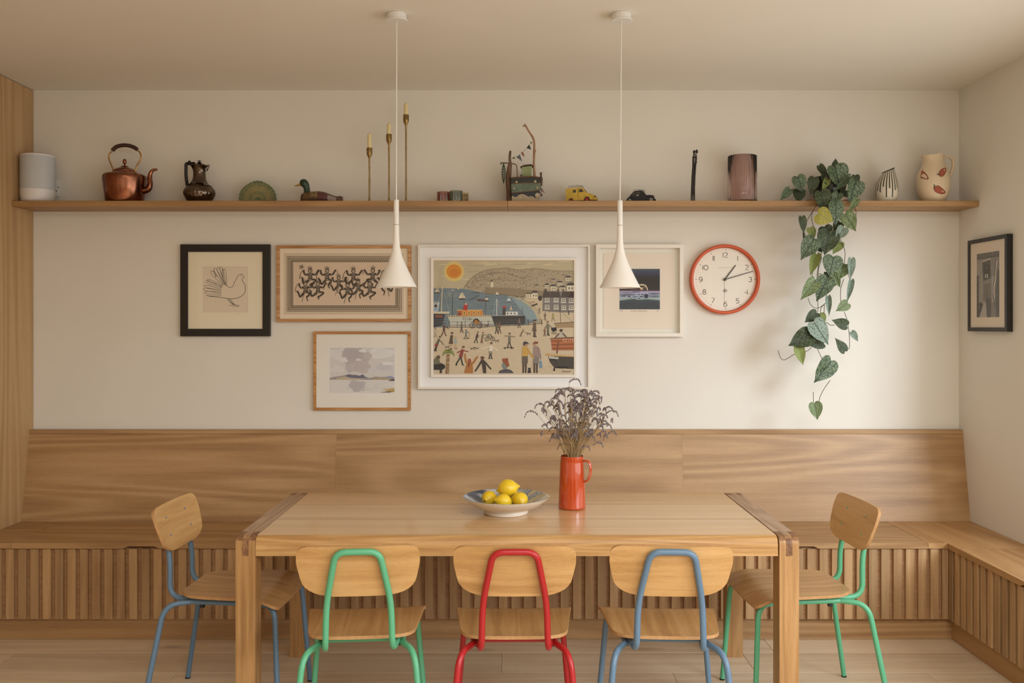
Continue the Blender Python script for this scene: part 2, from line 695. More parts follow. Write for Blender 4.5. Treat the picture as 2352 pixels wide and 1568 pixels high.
# sloping back panels
for a, b in ((XL + 0.0002, -0.9434), (-0.943, 0.9036), (0.904, XR - 0.0002)):
    MB().prism([(4.762, ZSEAT - 0.025), (4.846, 0.9176), (4.866, 0.9176), (4.782, ZSEAT - 0.025)], a, b, 'yz').build('back_panel', M_BENCH, bn, 0)
MB().box(XL + 0.0002, XR - 0.0002, 4.845, DW - 0.001, 0.918, 0.9406, 0.002).build('cap_rail', M_BENCH, bn)


def lid(x0, x1, y0, y1, notch=None):
    z0, z1 = ZSEAT - 0.026, ZSEAT
    pts = [(x0, z0)]
    if notch:
        a, b = notch
        pts += [(a, z0), (a + 0.022, z0 + 0.010), (b - 0.022, z0 + 0.010), (b, z0)]
    pts += [(x1, z0), (x1, z1 - 0.0015), (x1 - 0.0015, z1), (x0 + 0.0015, z1), (x0, z1 - 0.0015)]
    return MB().prism(pts, y0, y1, 'xz')


YF = 4.286
lid(-2.3745, -1.145, YF, 4.709, (-1.845, -1.674)).build('seat_lid', M_BENCH, bn, 0)
lid(-1.143, 0.757, YF, 4.709, (-0.28, -0.10)).build('seat_lid', M_BENCH, bn, 0)
lid(0.759, 1.9645, YF, 4.709, (1.278, 1.449)).build('seat_lid', M_BENCH, bn, 0)
MB().box(XL + 0.002, 1.9645, 4.7105, 4.7615, ZSEAT - 0.026, ZSEAT, 0.001).build('hinge_rail', M_BENCH, bn)
MB().box(XL + 0.002, -2.3765, YF, 4.7085, ZSEAT - 0.026, ZSEAT, 0.001).build('seat_end', M_BENCH, bn)
MB().prism([(1.9665, YF), (XC, YF), (XC, 4.1805), (XR - 0.002, 4.1805), (XR - 0.002, 4.7615), (1.9665, 4.7615)], ZSEAT - 0.026, ZSEAT, 'xy').build('seat_corner', M_BENCHY, bn, 0)
MB().box(XL + 0.002, 2.0795, 4.3095, 4.3265, 0.102, 0.4432).build('front_backing', M_BACKING, bn, 0)
MB().box(XL + 0.002, 2.10, 4.330, 4.345, 0.001, 0.1015).build('plinth', M_BENCH, bn, 0)
MB().box(XL + 0.002, 2.40, 4.3455, 4.75, 0.002, 0.443).build('carcass', M_BACKING, bn, 0)
slat_me = [None] * 3
x = -1165.6 / 484.4 - 3 * 0.0585 + 0.0
k = 0
while x < 2.02:
    if x > XL + 0.001:
        me = MB().box(0, 0.0385, 0, 0.0145, 0.1065, 0.440, 0.0012).build('slat', M_SLAT, bn, 0, local=True)
        me.location = Vector((x, 4.2945, 0)) - wloc(bn)
    x += 0.0585
MB().box(2.0370, 2.0650, 4.2945, 4.309, 0.1065, 0.440, 0.001).build('slat', M_SLAT, bn, 0)
# side bench along the right wall
sb = bn


def lidy(y0, y1, x0, x1, notch):
    z0, z1 = ZSEAT - 0.026, ZSEAT
    a, b = notch
    pts = [(y0, z0), (a, z0), (a + 0.022, z0 + 0.010), (b - 0.022, z0 + 0.010), (b, z0), (y1, z0), (y1, z1), (y0, z1)]
    return MB().prism(pts, x0, x1, 'yz')


lidy(2.95, 4.1785, XC, XR - 0.002, (3.50, 3.675)).build('seat_lid', M_BENCHY, sb, 0)
lidy(1.70, 2.948, XC, XR - 0.002, (2.24, 2.41)).build('seat_lid', M_BENCHY, sb, 0)
MB().box(2.0803, 2.0975, 1.70, 4.3085, 0.102, 0.4432).build('front_backing', M_BACKING, sb, 0)
MB().box(2.0985, 2.113, 1.70, 4.345, 0.001, 0.1015).build('plinth', M_BENCHY, sb, 0)
MB().box(2.114, 2.40, 1.70, 4.175, 0.002, 0.443).build('carcass', M_BACKING, sb, 0)
y = 4.2935 - 0.0385
first = True
while y > 1.72:
    o = MB().box(0, 0.0145, 0, 0.0385, 0.1065, 0.440, 0.0012).build('slat', M_SLAT, sb, 0, local=True)
    o.location = Vector((2.0655, y, 0)) - wloc(sb)
    y -= 0.0585
# ---------------------------------------------------------------- table
TZ, TB, TF, TK = 0.7335, 4.173, 3.291, 0.662
TXL, TXR = -1.008, 1.040
LW, LD = 0.071, 0.080
tb = thing('dining_table', 'long solid oak dining table with rounded edges in front of the bench', 'table', (0.016, 3.73, 0))


def prof(y0, y1, z0, z1, r=0.032, n=6, front=True, back=True):
    pts = [(y0, z0)]
    if front:
        for k in range(n + 1):
            a = PI - (PI / 2) * k / n
            pts.append((y0 + r + r * math.cos(a), z1 - r + r * math.sin(a)))
    else:
        pts.append((y0, z1))
    if back:
        for k in range(n + 1):
            a = PI / 2 - (PI / 2) * k / n
            pts.append((y1 - r + r * math.cos(a), z1 - r + r * math.sin(a)))
    else:
        pts.append((y1, z1))
    pts.append((y1, z0))
    return pts


G = 0.0060
bx0, bx1 = TXL + LW + 0.0018, TXR - LW - 0.0055
# three top boards
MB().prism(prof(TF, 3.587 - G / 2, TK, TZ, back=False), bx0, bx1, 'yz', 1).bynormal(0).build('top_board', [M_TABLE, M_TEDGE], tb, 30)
MB().prism(prof(3.587 + G / 2, 3.888 - G / 2, 0.70, TZ, front=False, back=False), bx0, bx1, 'yz').build('top_board', M_TABLE, tb, 30)
MB().prism(prof(3.888 + G / 2, TB, TK, TZ, front=False), bx0, bx1, 'yz').build('top_board', M_TABLE, tb, 30)
for yj in (3.587, 3.888):
    MB().box(bx0 + 0.001, bx1 - 0.001, yj - G / 2 - 0.0001, yj + G / 2 + 0.0001, TZ - 0.012, TZ - 0.0007).build('joint_groove', M_DARK, tb, 0)
for (x0, x1) in ((TXL, TXL + LW), (TXR - LW, TXR)):
    w = (x1 - x0) / 3
    r = MB()
    r.prism(prof(TF - 0.0004, TB + 0.0004, TK, TZ + 0.0002), x0 + w, x0 + 2 * w, 'yz')
    r.bydir((0, 1, 0), 0.75, 1)
    for q in (0, 2):
        r.prism([(TF + LD + 0.0005, TK), (TF + LD + 0.0005, TZ), (TB - LD - 0.0005, TZ), (TB - LD - 0.0005, TK)], x0 + q * w, x0 + (q + 1) * w, 'yz')
    r.build('end_rail', [M_TRAIL, M_TENON], tb, 30)
    for fr in (True, False):
        l = MB()
        ya, yb = (TF, TF + LD) if fr else (TB - LD, TB)
        for q in (0, 2):
            l.prism(prof(ya, yb, 0.0, TZ, front=fr, back=not fr), x0 + q * w, x0 + (q + 1) * w, 'yz', 0)
        l.bydir((0, 0, 1), 0.45, 1)
        l.prism([(ya, 0), (yb, 0), (yb, TK - 0.0003), (ya, TK - 0.0003)], x0 + w, x0 + 2 * w, 'yz', 0)
        l.build('leg', [M_TLEG, M_TENON], tb, 30)

# ---------------------------------------------------------------- chairs


def chair(label, X, Y, rz, mat, group='tubular school chairs'):
    c = thing('dining_chair', label, 'chair', (X, Y, 0), rz, group)
    R = 0.0104
    zr = 0.440
    # seat
    out = roundpoly([(-0.182, -0.172), (0.222, -0.217), (0.222, 0.217), (-0.182, 0.172)], [0.085, 0.040, 0.040, 0.085], 7)
    dense = []
    for i in range(len(out)):
        a, b = Vector(out[i]), Vector(out[(i + 1) % len(out)])
        n = max(1, int((b - a).length / 0.03))
        for k in range(n):
            dense.append(tuple(a.lerp(b, k / n)))

    def sf(u, v):
        z = 0.4615 + 0.10 * v * v
        if u > 0.107:
            z -= ((u - 0.107) / 0.115) ** 2 * 0.034
        if u < -0.06:
            z += ((-0.06 - u) / 0.125) ** 2 * 0.008
        return (u, v, z)
    MB().slab(dense, sf, 0.011, mi_edge=1).build('seat', [M_SEATW, M_PLYEDGE], c, 40, local=True)

    # back tube centre line x as function of height
    def tx(z):
        return -0.236 - max(0.0, z - 0.60) * 0.33
    out = roundpoly([(-0.175, 0.630), (0.175, 0.630), (0.198, 0.742), (0.192, 0.797), (-0.192, 0.797), (-0.198, 0.742)], [0.095, 0.095, 0.02, 0.045, 0.045, 0.02], 7)
    # slightly bowed lower edge
    out2 = []
    for (u, v) in out:
        if v < 0.68:
            v -= 0.009 * (1 - (u / 0.2) ** 2)
        out2.append((u, v))
    dense = []
    for i in range(len(out2)):
        a, b = Vector(out2[i]), Vector(out2[(i + 1) % len(out2)])
        n = max(1, int((b - a).length / 0.03))
        for k in range(n):
            dense.append(tuple(a.lerp(b, k / n)))

    def bf(u, v):
        return (tx(v) + R + 0.0062 + 0.38 * u * u, u, v)
    bk = MB().slab(dense, bf, 0.011, mi_edge=1).build('backrest', [M_CHAIRW, M_PLYEDGE], c, 40, local=True)
    for (u, v) in ((-0.088, 0.748), (0.088, 0.748), (-0.095, 0.682), (0.095, 0.682)):
        p = Vector(bf(u, v))
        MB().ball(p + Vector((0.0058, 0, 0)), 0.0022, 0.0052, 0.0052, 10, 6).build('rivet', mat, bk, local=True)
    # back frame (inverted U with feet bending forward under the seat)
    pts = []
    for s in (1, -1):
        leg = [(-0.09, 0.124 * s, zr + 0.002), (-0.236, 0.108 * s, zr + 0.002), (-0.236, 0.104 * s, 0.60), (tx(0.780), 0.069 * s, 0.780)]
        pts += leg if s == 1 else leg[::-1]
    path = filletpath(pts, [0.055, 0.06, 0.036, 0.036, 0.06, 0.055], 7)
    MB().tube(path, R, 14).build('back_frame', mat, c, 60, local=True)
    # side rails
    rails = MB()
    for s in (1, -1):
        rails.tube([(-0.133, 0.135 * s, zr - 0.004), (0.124, 0.150 * s, zr - 0.004)], R, 12)
    rails.tube([(0.02, -0.145, zr - 0.004), (0.02, 0.145, zr - 0.004)], 0.009, 10)
    rails.tube([(-0.10, -0.138, zr - 0.004), (-0.10, 0.138, zr - 0.004)], 0.009, 10)
    rails = rails.build('seat_frame', mat, c, 60, local=True)
    for s in (1, -1):
        MB().box(-0.105, -0.090, 0.13 * s - 0.007, 0.13 * s + 0.007, zr - 0.027, zr - 0.012).build('stopper', M_RUBBER, rails, 0, local=True)
    for s in (1, -1):
        for path in ([(-0.135, 0.135 * s, zr - 0.004), (-0.226, 0.180 * s, zr - 0.006), (-0.302, 0.220 * s, 0.004)],
                     [(0.125, 0.150 * s, zr - 0.004), (0.200, 0.178 * s, zr - 0.006), (0.226, 0.216 * s, 0.004)]):
            q = filletpath(path, 0.060, 8)
            lg = MB().tube(q, R, 12).build('leg', mat, c, 60, local=True)
            d = (q[-1] - q[-2]).normalized()
            MB().tube([q[-1] - d * 0.003, q[-1] + d * 0.004], R * 1.04, 12).build('foot_cap', M_RUBBER, lg, 50, local=True)
    return c


chair('plywood chair with blue steel frame at the left end of the table', -1.093, 3.618, math.radians(-3), M_BLUE)
chair('plywood chair with mint green steel frame at the right end of the table', 1.124, 3.632, math.radians(183), M_GREEN)
chair('plywood chair with mint green frame, back to the camera, left of the red one', -0.520, 3.172, math.radians(95), M_GREEN)
chair('plywood chair with bright red steel frame at the middle of the table', 0.004, 3.17, math.radians(90.5), M_RED)
chair('plywood chair with blue frame, back to the camera, right of the red one', 0.520, 3.17, math.radians(87.5), M_BLUE)

# ---------------------------------------------------------------- shelf
YSF, ZSH, SHT = 4.678, 2.144, 0.030
sh = thing('wall_shelf', 'long thin oak shelf running the full width of the far wall', 'shelf', (-0.1, 4.79, ZSH - SHT))
for a, b in ((XL + 0.001, -0.0275), (-0.0265, XR - 0.001)):
    MB().box(a, b, YSF, DW - 0.001, ZSH - SHT, ZSH, 0.0015).build('board', M_SHELF, sh)

# ---------------------------------------------------------------- pendants


def pendant(label, cx_px, top_px, dpy=0.0):
    D = 3.69
    s = F / D
    X = (cx_px - CX) / s
    XT = (top_px - CX) / s
    p = thing('pendant_lamp', label, 'lamp', (XT, D, H - 0.034), 0, 'white cone pendants over the table')

    def z(py):
        return EYE - (py + dpy - HY) / s
    MB().lathe([(0, H - 0.032), (0.012, H - 0.032), (0.0445, H - 0.032), (0.0455, H - 0.029), (0.0395, H - 0.026), (0.039, H - 0.001), (0, H - 0.001)], XT, D, 40).build('ceiling_rose', M_WHITEP, p)
    MB().tube([(XT, D, H - 0.031), (X + (XT - X) * 0.5, D, 2.3), (X, D, z(459) - 0.002)], 0.0024, 8).build('cord', M_WHITEP, p)
    MB().lathe([(0, z(459)), (5.4 / s, z(459)), (6.0 / s, z(460.5)), (6.2 / s, z(515.5)), (0, z(515.6))], X, D, 28).build('stem_cap', M_WHITEP, p)
    pr = [(5.0, 516.2), (6.0, 516.4), (6.4, 520), (6.6, 540), (7.4, 556), (8.6, 567), (11.4, 580), (15.6, 593.6), (21, 607), (27.4, 620), (34, 634), (40.5, 647), (46.6, 658.2), (46.9, 659.4), (46.0, 659.6),
          (38.5, 645), (30, 627), (20, 607), (9, 585), (3, 578), (0, 578)]
    MB().lathe([(r / s, z(y)) for r, y in pr], X, D, 56).build('shade', M_WHITE, p)
    MB().ball((X, D, z(622)), 0.016, None, 0.022, 14, 10).build('bulb', M_BULB, p)
    return p


M_BULB = paint('frosted_bulb', (235, 230, 220), 0.3)
pendant('white cone pendant lamp hanging in front of the batik print', 910.3, 911.3)
pendant('white cone pendant lamp hanging in front of the dark blue print', 1424.0, 1427.2, 1.5)

# ---------------------------------------------------------------- flat artwork helper


class Canvas:
    """flat print made of coloured pieces laid on one surface, coordinates in photograph pixels;
    the pieces are stacked like coats of paint in the order of their layer"""

    def __init__(self, mapf, gain=(1.4, 1.42, 1.55), maxd=0.0042):
        self.map, self.gain, self.maxd = mapf, gain, maxd
        self.sh = []
        self.T = (0, 0, 1)

    def col(self, c):
        l = lin(c)
        return tuple(min(0.86, l[i] * self.gain[i]) for i in range(3))

    def put(self, pts, faces, c, layer):
        ox, oy, s = self.T
        self.sh.append((layer, len(self.sh), [(ox + p[0] / s, oy + p[1] / s) for p in pts], faces, self.col(c)))

    def poly(self, pts, c, layer=1):
        self.put(pts, [list(range(len(pts)))], c, layer)

    def rect(self, x0, y0, x1, y1, c, layer=1):
        self.poly([(x0, y0), (x1, y0), (x1, y1), (x0, y1)], c, layer)

    def circle(self, x, y, r, c, layer=1, n=16, ry=None, rot=0):
        ry = r if ry is None else ry
        self.poly([(x + r * math.cos(2 * PI * k / n) * math.cos(rot) - ry * math.sin(2 * PI * k / n) * math.sin(rot), y + r * math.cos(2 * PI * k / n) * math.sin(rot) + ry * math.sin(2 * PI * k / n) * math.cos(rot)) for k in range(n)], c, layer)

    def ring(self, x, y, r, w, c, layer=1, n=20, a0=0, a1=2 * PI):
        self.line([(x + r * math.cos(a0 + (a1 - a0) * k / n), y + r * math.sin(a0 + (a1 - a0) * k / n)) for k in range(n + 1)], w, c, layer)

    def line(self, pts, w, c, layer=1, w2=None):
        n = len(pts)
        L, R = [], []
        for i in range(n):
            a, b = pts[max(i - 1, 0)], pts[min(i + 1, n - 1)]
            dx, dy = b[0] - a[0], b[1] - a[1]
            d = math.hypot(dx, dy) or 1
            ww = w if w2 is None else w + (w2 - w) * i / (n - 1)
            nx, ny = -dy / d * ww / 2, dx / d * ww / 2
            L.append((pts[i][0] + nx, pts[i][1] + ny))
            R.append((pts[i][0] - nx, pts[i][1] - ny))
        self.put(L + R, [[i, i + 1, n + i + 1, n + i] for i in range(n - 1)], c, layer)

    def curve(self, pts, w, c, layer=1, n=5, w2=None):
        q = smoothpath([(p[0], p[1], 0) for p in pts], n)
        self.line([(a.x, a.y) for a in q], w, c, layer, w2)

    def text(self, s, x, y, size, c, layer=1, sx=1.0, rot=0.0):
        cu = bpy.data.curves.new('t', 'FONT')
        cu.body = s
        cu.size = size
        cu.align_x = 'CENTER'
        cu.align_y = 'CENTER'
        cu.resolution_u = 2
        o = bpy.data.objects.new('t', cu)
        me = o.to_mesh()
        cr, sr = math.cos(rot), math.sin(rot)
        vs = []
        for v in me.vertices:
            u, w = v.co.x * sx, -v.co.y
            vs.append((x + u * cr - w * sr, y + u * sr + w * cr))
        self.put(vs, [list(p.vertices) for p in me.polygons], c, layer)
        o.to_mesh_clear()
        bpy.data.objects.remove(o)
        bpy.data.curves.remove(cu)

    def build(self, name, mat, parent):
        self.sh.sort(key=lambda q: (q[0], q[1]))
        st = min(5e-5, self.maxd / len(self.sh))
        mb = MB()
        for r, (_, _, pts, faces, c) in enumerate(self.sh):
            mb.add([self.map(p[0], p[1], (r + 1) * st) for p in pts], faces, 0, c)
        return mb.build(name, mat, parent, 0)


M_ART = attr_mat('print_ink', 0.75)
M_PANE = glass_mat('picture_glass')


def plane_map(D, step=0.00005):
    def f(px, py, layer):
        p = P(px, py, D)
        return Vector((p.x, D - layer, p.z))
    return f


def bars(x0, x1, z0, z1, w, ya, yb):
    m = MB()
    o = [(x0, z0), (x1, z0), (x1, z1), (x0, z1)]
    i = [(x0 + w, z0 + w), (x1 - w, z0 + w), (x1 - w, z1 - w), (x0 + w, z1 - w)]
    for k in range(4):
        k2 = (k + 1) % 4
        m.prism([o[k], o[k2], i[k2], i[k]], ya, yb, 'xz')
    return m


def picture(label, px, py, wpx, depth, mat, mount=(214, 204, 186), setback=0.006):
    """framed picture on the far wall: px=(x0,x1), py=(y0,y1) outer edge of the frame front"""
    D = DW - depth
    a, b = P(px[0], py[1], D), P(px[1], py[0], D)
    s = F / D
    t = thing('framed_picture', label, 'picture', ((a.x + b.x) / 2, DW - depth / 2, a.z), 0, 'pictures on the far wall')
    bars(a.x, b.x, a.z, b.z, wpx / s, D, DW - 0.001).build('frame', mat, t, 0)
    ym = D + setback
    w = wpx / s - 0.001
    MB().box(a.x + w, b.x - w, ym, ym + 0.003, a.z + w, b.z - w).build('mount', MOUNT(mount), t, 0)
    return t, ym


def MOUNT(c):
    g = (1.4, 1.42, 1.58)
    k = 'mount_%d_%d_%d' % c
    if k not in MC:
        l = lin(c)
        n = NT(k)
        n.b.inputs['Base Color'].default_value = (*[min(0.86, l[i] * g[i]) for i in range(3)], 1)
        n.setp(Roughness=0.8)
        MC[k] = n.mat
    return MC[k]


def glaze(t, px, py, wpx, D):
    a, b = P(px[0], py[1], D), P(px[1], py[0], D)
    w = (wpx - 0.5) * D / F
    MB().box(a.x + w, b.x - w, D + 0.0012, D + 0.0026, a.z + w, b.z - w).build('glass', M_PANE, t, 0)


M_BLACKF = paint('black_frame', (26, 23, 20), 0.35)
M_OAKF = wood('oak_frame', (150, 104, 62), (184, 136, 88), (206, 162, 112), 'x', 0.45, ring=10, ringw=0.2, across=40, along=3, var=0.03)
M_OAKF2 = wood('gold_oak_frame', (150, 98, 48), (186, 130, 72), (208, 156, 96), 'x', 0.4, ring=10, ringw=0.2, across=40, along=3, var=0.03)
M_WHITEF = paint('white_frame', (238, 232, 222), 0.45)

# --- dove etching
t, ym = picture('black-framed line etching of a bird with fanned tail feathers', (414, 620), (561, 772), 17, 0.024, M_BLACKF, (208, 196, 166), 0.009)
cv = Canvas(plane_map(ym))
cv.rect(466, 612, 569, 717, (184, 170, 144), 1)
cv.T = (400, 540, 3.734)
INK = (52, 44, 34)
for k in range(4):
    cv.rect(247 + k, 270 + k, 628 - k, 662 - k, (184 + 4 * k, 170 + 4 * k, 144 + 4 * k), 2 + k)
cv.curve([(412, 290), (418, 340), (422, 390), (440, 425), (475, 446), (500, 442), (512, 415), (530, 380), (548, 348), (570, 333), (590, 340)], 4, INK, 8)
cv.curve([(590, 340), (602, 366), (586, 362)], 3, INK, 8)
cv.curve([(582, 368), (586, 392), (604, 420), (611, 450), (606, 490), (580, 520), (540, 538), (490, 545), (430, 538), (370, 530), (310, 524), (275, 514)], 4.5, INK, 8)
cv.curve([(275, 514), (300, 520), (360, 522), (404, 516)], 3, INK, 8)
cv.circle(577, 348, 4, INK, 8)
for (bx, by, tx_, ty_, w) in ((404, 505, 262, 490, 22), (404, 488, 250, 462, 22), (406, 470, 256, 434, 20), (410, 452, 272, 392, 22), (414, 440, 284, 380, 20),
                              (418, 430, 316, 306, 26), (424, 424, 345, 284, 24), (430, 420, 372, 276, 24), (436, 424, 400, 270, 22), (448, 432, 428, 286, 18)):
    dx, dy = tx_ - bx, ty_ - by
    d = math.hypot(dx, dy)
    nx, ny = -dy / d, dx / d
    cv.curve([(bx + nx * 3, by + ny * 3), (bx + dx * .45 + nx * w / 2, by + dy * .45 + ny * w / 2), (bx + dx * .85 + nx * w / 2, by + dy * .85 + ny * w / 2), (tx_, ty_),
              (bx + dx * .85 - nx * w / 2, by + dy * .85 - ny * w / 2), (bx + dx * .45 - nx * w / 3, by + dy * .45 - ny * w / 3), (bx - nx * 3, by - ny * 3)], 3, INK, 8, 4)
cv.curve([(340, 300), (352, 345), (362, 360), (356, 340)], 3, INK, 8)
for L in ([(456, 545), (478, 574), (505, 590)], [(468, 546), (490, 576), (512, 592)], [(484, 548), (500, 574), (514, 588)], [(508, 590), (488, 602), (470, 602)], [(510, 590), (540, 600), (566, 606)], [(508, 588), (512, 606), (506, 614)], [(506, 592), (528, 608), (552, 612)]):
    cv.curve(L, 3.2, INK, 8)
cv.curve([(520, 678), (535, 674), (548, 680), (575, 676)], 1.5, (150, 138, 116), 8)
cv.build('artwork', M_ART, t)
glaze(t, (414, 620), (561, 772), 17, DW - 0.024)

# --- batik print of dancing figures
t, ym = picture('wide oak-framed black batik print of a crowd of dancing figures', (635, 944), (563, 739), 7, 0.024, M_OAKF, (206, 192, 164), 0.009)
cv = Canvas(plane_map(ym))
cv.rect(652, 581, 927, 722, (186, 170, 144), 1)
cv.T = (640, 570, 8.11)
DK = (58, 48, 38)
x0, y0, x1, y1 = 155, 148, 2290, 1175


def frame_lines(i, w, c, lay=3):
    a, b, c2, d = x0 + i, y0 + i, x1 - i, y1 - i
    cv.rect(a, b, c2, b + w, c, lay)
    cv.rect(a, d - w, c2, d, c, lay)
    cv.rect(a, b, a + w, d, c, lay)
    cv.rect(c2 - w, b, c2, d, c, lay)


cv.rect(x0, y0, x1, y1, (162, 146, 120), 2)
cv.rect(x0 + 118, y0 + 112, x1 - 118, y1 - 112, (190, 170, 144), 5)
frame_lines(0, 8, DK)
frame_lines(66, 8, DK)
frame_lines(78, 5, DK)
frame_lines(108, 4, DK)
frame_lines(86, 4, (176, 160, 134))


def zig(ax, ay, bx, by, depth, n, c, lay=4):
    dx, dy = (bx - ax) / n, (by - ay) / n
    L = math.hypot(dx, dy)
    nx, ny = -dy / L * depth, dx / L * depth
    for i in range(n):
        p = (ax + dx * i, ay + dy * i)
        cv.poly([p, (p[0] + dx * .9, p[1] + dy * .9), (p[0] + dx / 2 + nx, p[1] + dy / 2 + ny)], c, lay)


for (ax, ay, bx, by, n) in ((x0 + 12, y0 + 12, x1 - 12, y0 + 12, 56), (x1 - 12, y0 + 12, x1 - 12, y1 - 12, 27), (x1 - 12, y1 - 12, x0 + 12, y1 - 12, 56), (x0 + 12, y1 - 12, x0 + 12, y0 + 12, 27)):
    zig(ax, ay, bx, by, 50, n, DK)
    zig(ax, ay, bx, by, 22, n, (190, 172, 146), 5)
q = 90
for (ax, ay, bx, by, n) in ((x0 + q, y0 + q, x1 - q, y0 + q, 90), (x1 - q, y0 + q, x1 - q, y1 - q, 42), (x1 - q, y1 - q, x0 + q, y1 - q, 90), (x0 + q, y1 - q, x0 + q, y0 + q, 42)):
    zig(ax, ay, bx, by, 18, n, DK)


def dancer(x, y, s, f, pose):
    """crowned dancer: head centre (x, y), scale s, facing f"""
    def p(u, v):
        return (x + u * f * s, y + v * s)
    for k in range(5):
        a = (k - 2) * 14
        cv.poly([p(a - 9, -34), p(a + 9, -34), p(a * 1.5 - 12, -100 + abs(k - 2) * 14)], DK, 6)
        cv.poly([p(a - 3, -38), p(a + 3, -38), p(a * 1.4 - 9, -74 + abs(k - 2) * 10)], (190, 170, 144), 7)
    cv.circle(*p(0, 0), 38 * s, DK, 8, 14)
    cv.circle(*p(2, 2), 24 * s, (186, 168, 140), 9, 12)
    cv.ring(*p(4, 2), 12 * s, 5 * s, DK, 10, 8)
    cv.circle(*p(6, 4), 4 * s, DK, 10, 6)
    # arms
    cv.curve([p(-30, 60), p(-80, 66), p(-108, 20), p(-104, -14)], 30 * s, DK, 8, 4)
    cv.curve([p(-104, -12), p(-140, 10), p(-170, 70), p(-180, 140)], 13 * s, (104, 88, 70), 7, 4)
    cv.curve([p(34, 60), p(90, 62), p(118, 24), p(146, -18)], 30 * s, DK, 8, 4)
    cv.curve([p(146, -18), p(172, 10), p(168, 60)], 8 * s, (120, 104, 84), 7, 4)
    for a, b in ((-70, 60), (80, 58)):
        cv.circle(*p(a, b), 5 * s, (196, 178, 150), 9, 6)
    # torso with rows of beads
    cv.poly([p(-56, 40), p(56, 40), p(34, 92), p(40, 144), p(-38, 144), p(-32, 92)], DK, 8)
    for r in range(4):
        for k in range(-2, 3):
            cv.circle(*p(k * (12 - r), 54 + r * 20), 4.2 * s, (196, 178, 150), 9, 5)
    cv.poly([p(-30, 138), p(30, 138), p(10, 172), p(-12, 168)], (130, 112, 90), 8)
    # striped cloth
    for k in range(5):
        cv.curve([p(-20 + k * 5, 140), p(-60 + k * 10, 170), p(-90 + k * 16, 220 - k * 6)], 11 * s, (92, 78, 62), 7, 3)
    # legs
    if pose == 0:
        cv.curve([p(20, 146), p(80, 150), p(96, 166), p(40, 210), p(-6, 236)], 30 * s, DK, 8, 4)
        cv.curve([p(-4, 232), p(14, 262), p(20, 276)], 18 * s, DK, 8, 3)
        cv.curve([p(-20, 150), p(-96, 214), p(-124, 186), p(-128, 118)], 33 * s, DK, 8, 4)
        cv.curve([p(-128, 120), p(-156, 108)], 21 * s, DK, 8, 3)
    else:
        cv.curve([p(16, 146), p(66, 158), p(60, 200), p(18, 232)], 30 * s, DK, 8, 4)
        cv.curve([p(18, 230), p(32, 270), p(40, 300)], 18 * s, DK, 8, 3)
        cv.curve([p(-20, 150), p(-58, 200), p(-96, 224), p(-116, 170), p(-150, 120)], 30 * s, DK, 8, 4)
        cv.curve([p(-30, 190), p(-44, 250), p(-60, 320)], 10 * s, (100, 84, 66), 7, 3)


for (x, y, s, f, ps) in ((590, 420, .92, 1, 0), (905, 420, .92, 1, 1), (1120, 552, .85, 1, 1), (1395, 425, .92, 1, 0), (1755, 415, .92, -1, 0), (500, 665, .88, 1, 1), (735, 662, .88, 1, 0),
                         (1285, 690, .88, 1, 1), (1485, 630, .85, 1, 1), (1700, 662, .88, 1, 0), (2000, 560, .88, -1, 1), (2070, 420, .8, 1, 0)):
    dancer(x, y, s * 1.2, f, ps)
for k in range(5):
    a = k * 1.26
    cv.circle(430 + 28 * math.cos(a), 348 + 28 * math.sin(a), 24, DK, 8, 8, 8, a)
cv.build('artwork', M_ART, t)
glaze(t, (635, 944), (563, 739), 7, DW - 0.024)

# --- watercolour of an island across still water
t, ym = picture('golden oak-framed watercolour of clouds and low hills over water', (720, 943), (761, 942), 6, 0.022, M_OAKF2, (210, 202, 186), 0.008)
cv = Canvas(plane_map(ym), (1.3, 1.4, 1.5))
cv.T = (400, 540, 3.734)
cv.rect(1328, 958, 1894, 1354, (224, 218, 206), 1)
cv.rect(1336, 964, 1890, 1350, (194, 186, 180), 2)
rnd = random.Random(5)


def wash(cx, cy, rx, ry, c, lay, n=9, jit=0.25, k=1):
    for j in range(k):
        sc = 1 - j * 0.25
        pts = []
        m = 22
        ph = rnd.random() * 6
        for i in range(m):
            a = 2 * PI * i / m
            w = 1 + jit * (math.sin(3 * a + ph) * .5 + math.sin(5 * a + 2 * ph) * .35 + rnd.uniform(-.3, .3))
            pts.append((min(1889, max(1337, cx + rx * w * sc * math.cos(a))), min(1349, max(965, cy + ry * w * sc * math.sin(a)))))
        cc = tuple(min(255, v * .62 + b * .38 - j * 4) for v, b in zip(c, (204, 196, 190)))
        cv.poly(pts, cc, lay + j)


for (cx, cy, rx, ry, c, l) in ((1420, 1020, 90, 50, (206, 200, 196), 3), (1780, 1010, 110, 45, (208, 204, 202), 3), (1560, 1060, 120, 105, (158, 146, 146), 5), (1540, 1020, 100, 60, (150, 138, 140), 8),
                               (1600, 1130, 90, 50, (164, 150, 148), 8), (1660, 1036, 40, 14, (168, 156, 156), 10), (1460, 1070, 26, 22, (214, 208, 202), 12), (1580, 1068, 24, 10, (212, 206, 200), 12),
                               (1620, 990, 34, 16, (216, 210, 204), 12), (1800, 1130, 80, 34, (176, 170, 172), 6), (1720, 1150, 60, 26, (190, 184, 184), 5), (1400, 1150, 60, 30, (202, 194, 188), 4), (1830, 1100, 50, 14, (220, 214, 206), 9)):
    wash(cx, cy, rx, ry, c, l, k=2)
cv.rect(1336, 1236, 1890, 1350, (200, 192, 184), 14)
cv.poly([(1336, 1224), (1380, 1214), (1440, 1206), (1480, 1196), (1520, 1192), (1560, 1198), (1600, 1206), (1650, 1216), (1672, 1226), (1700, 1220), (1726, 1212), (1770, 1216), (1830, 1214), (1862, 1208), (1890, 1222), (1890, 1240), (1336, 1238)], (140, 130, 128), 16)
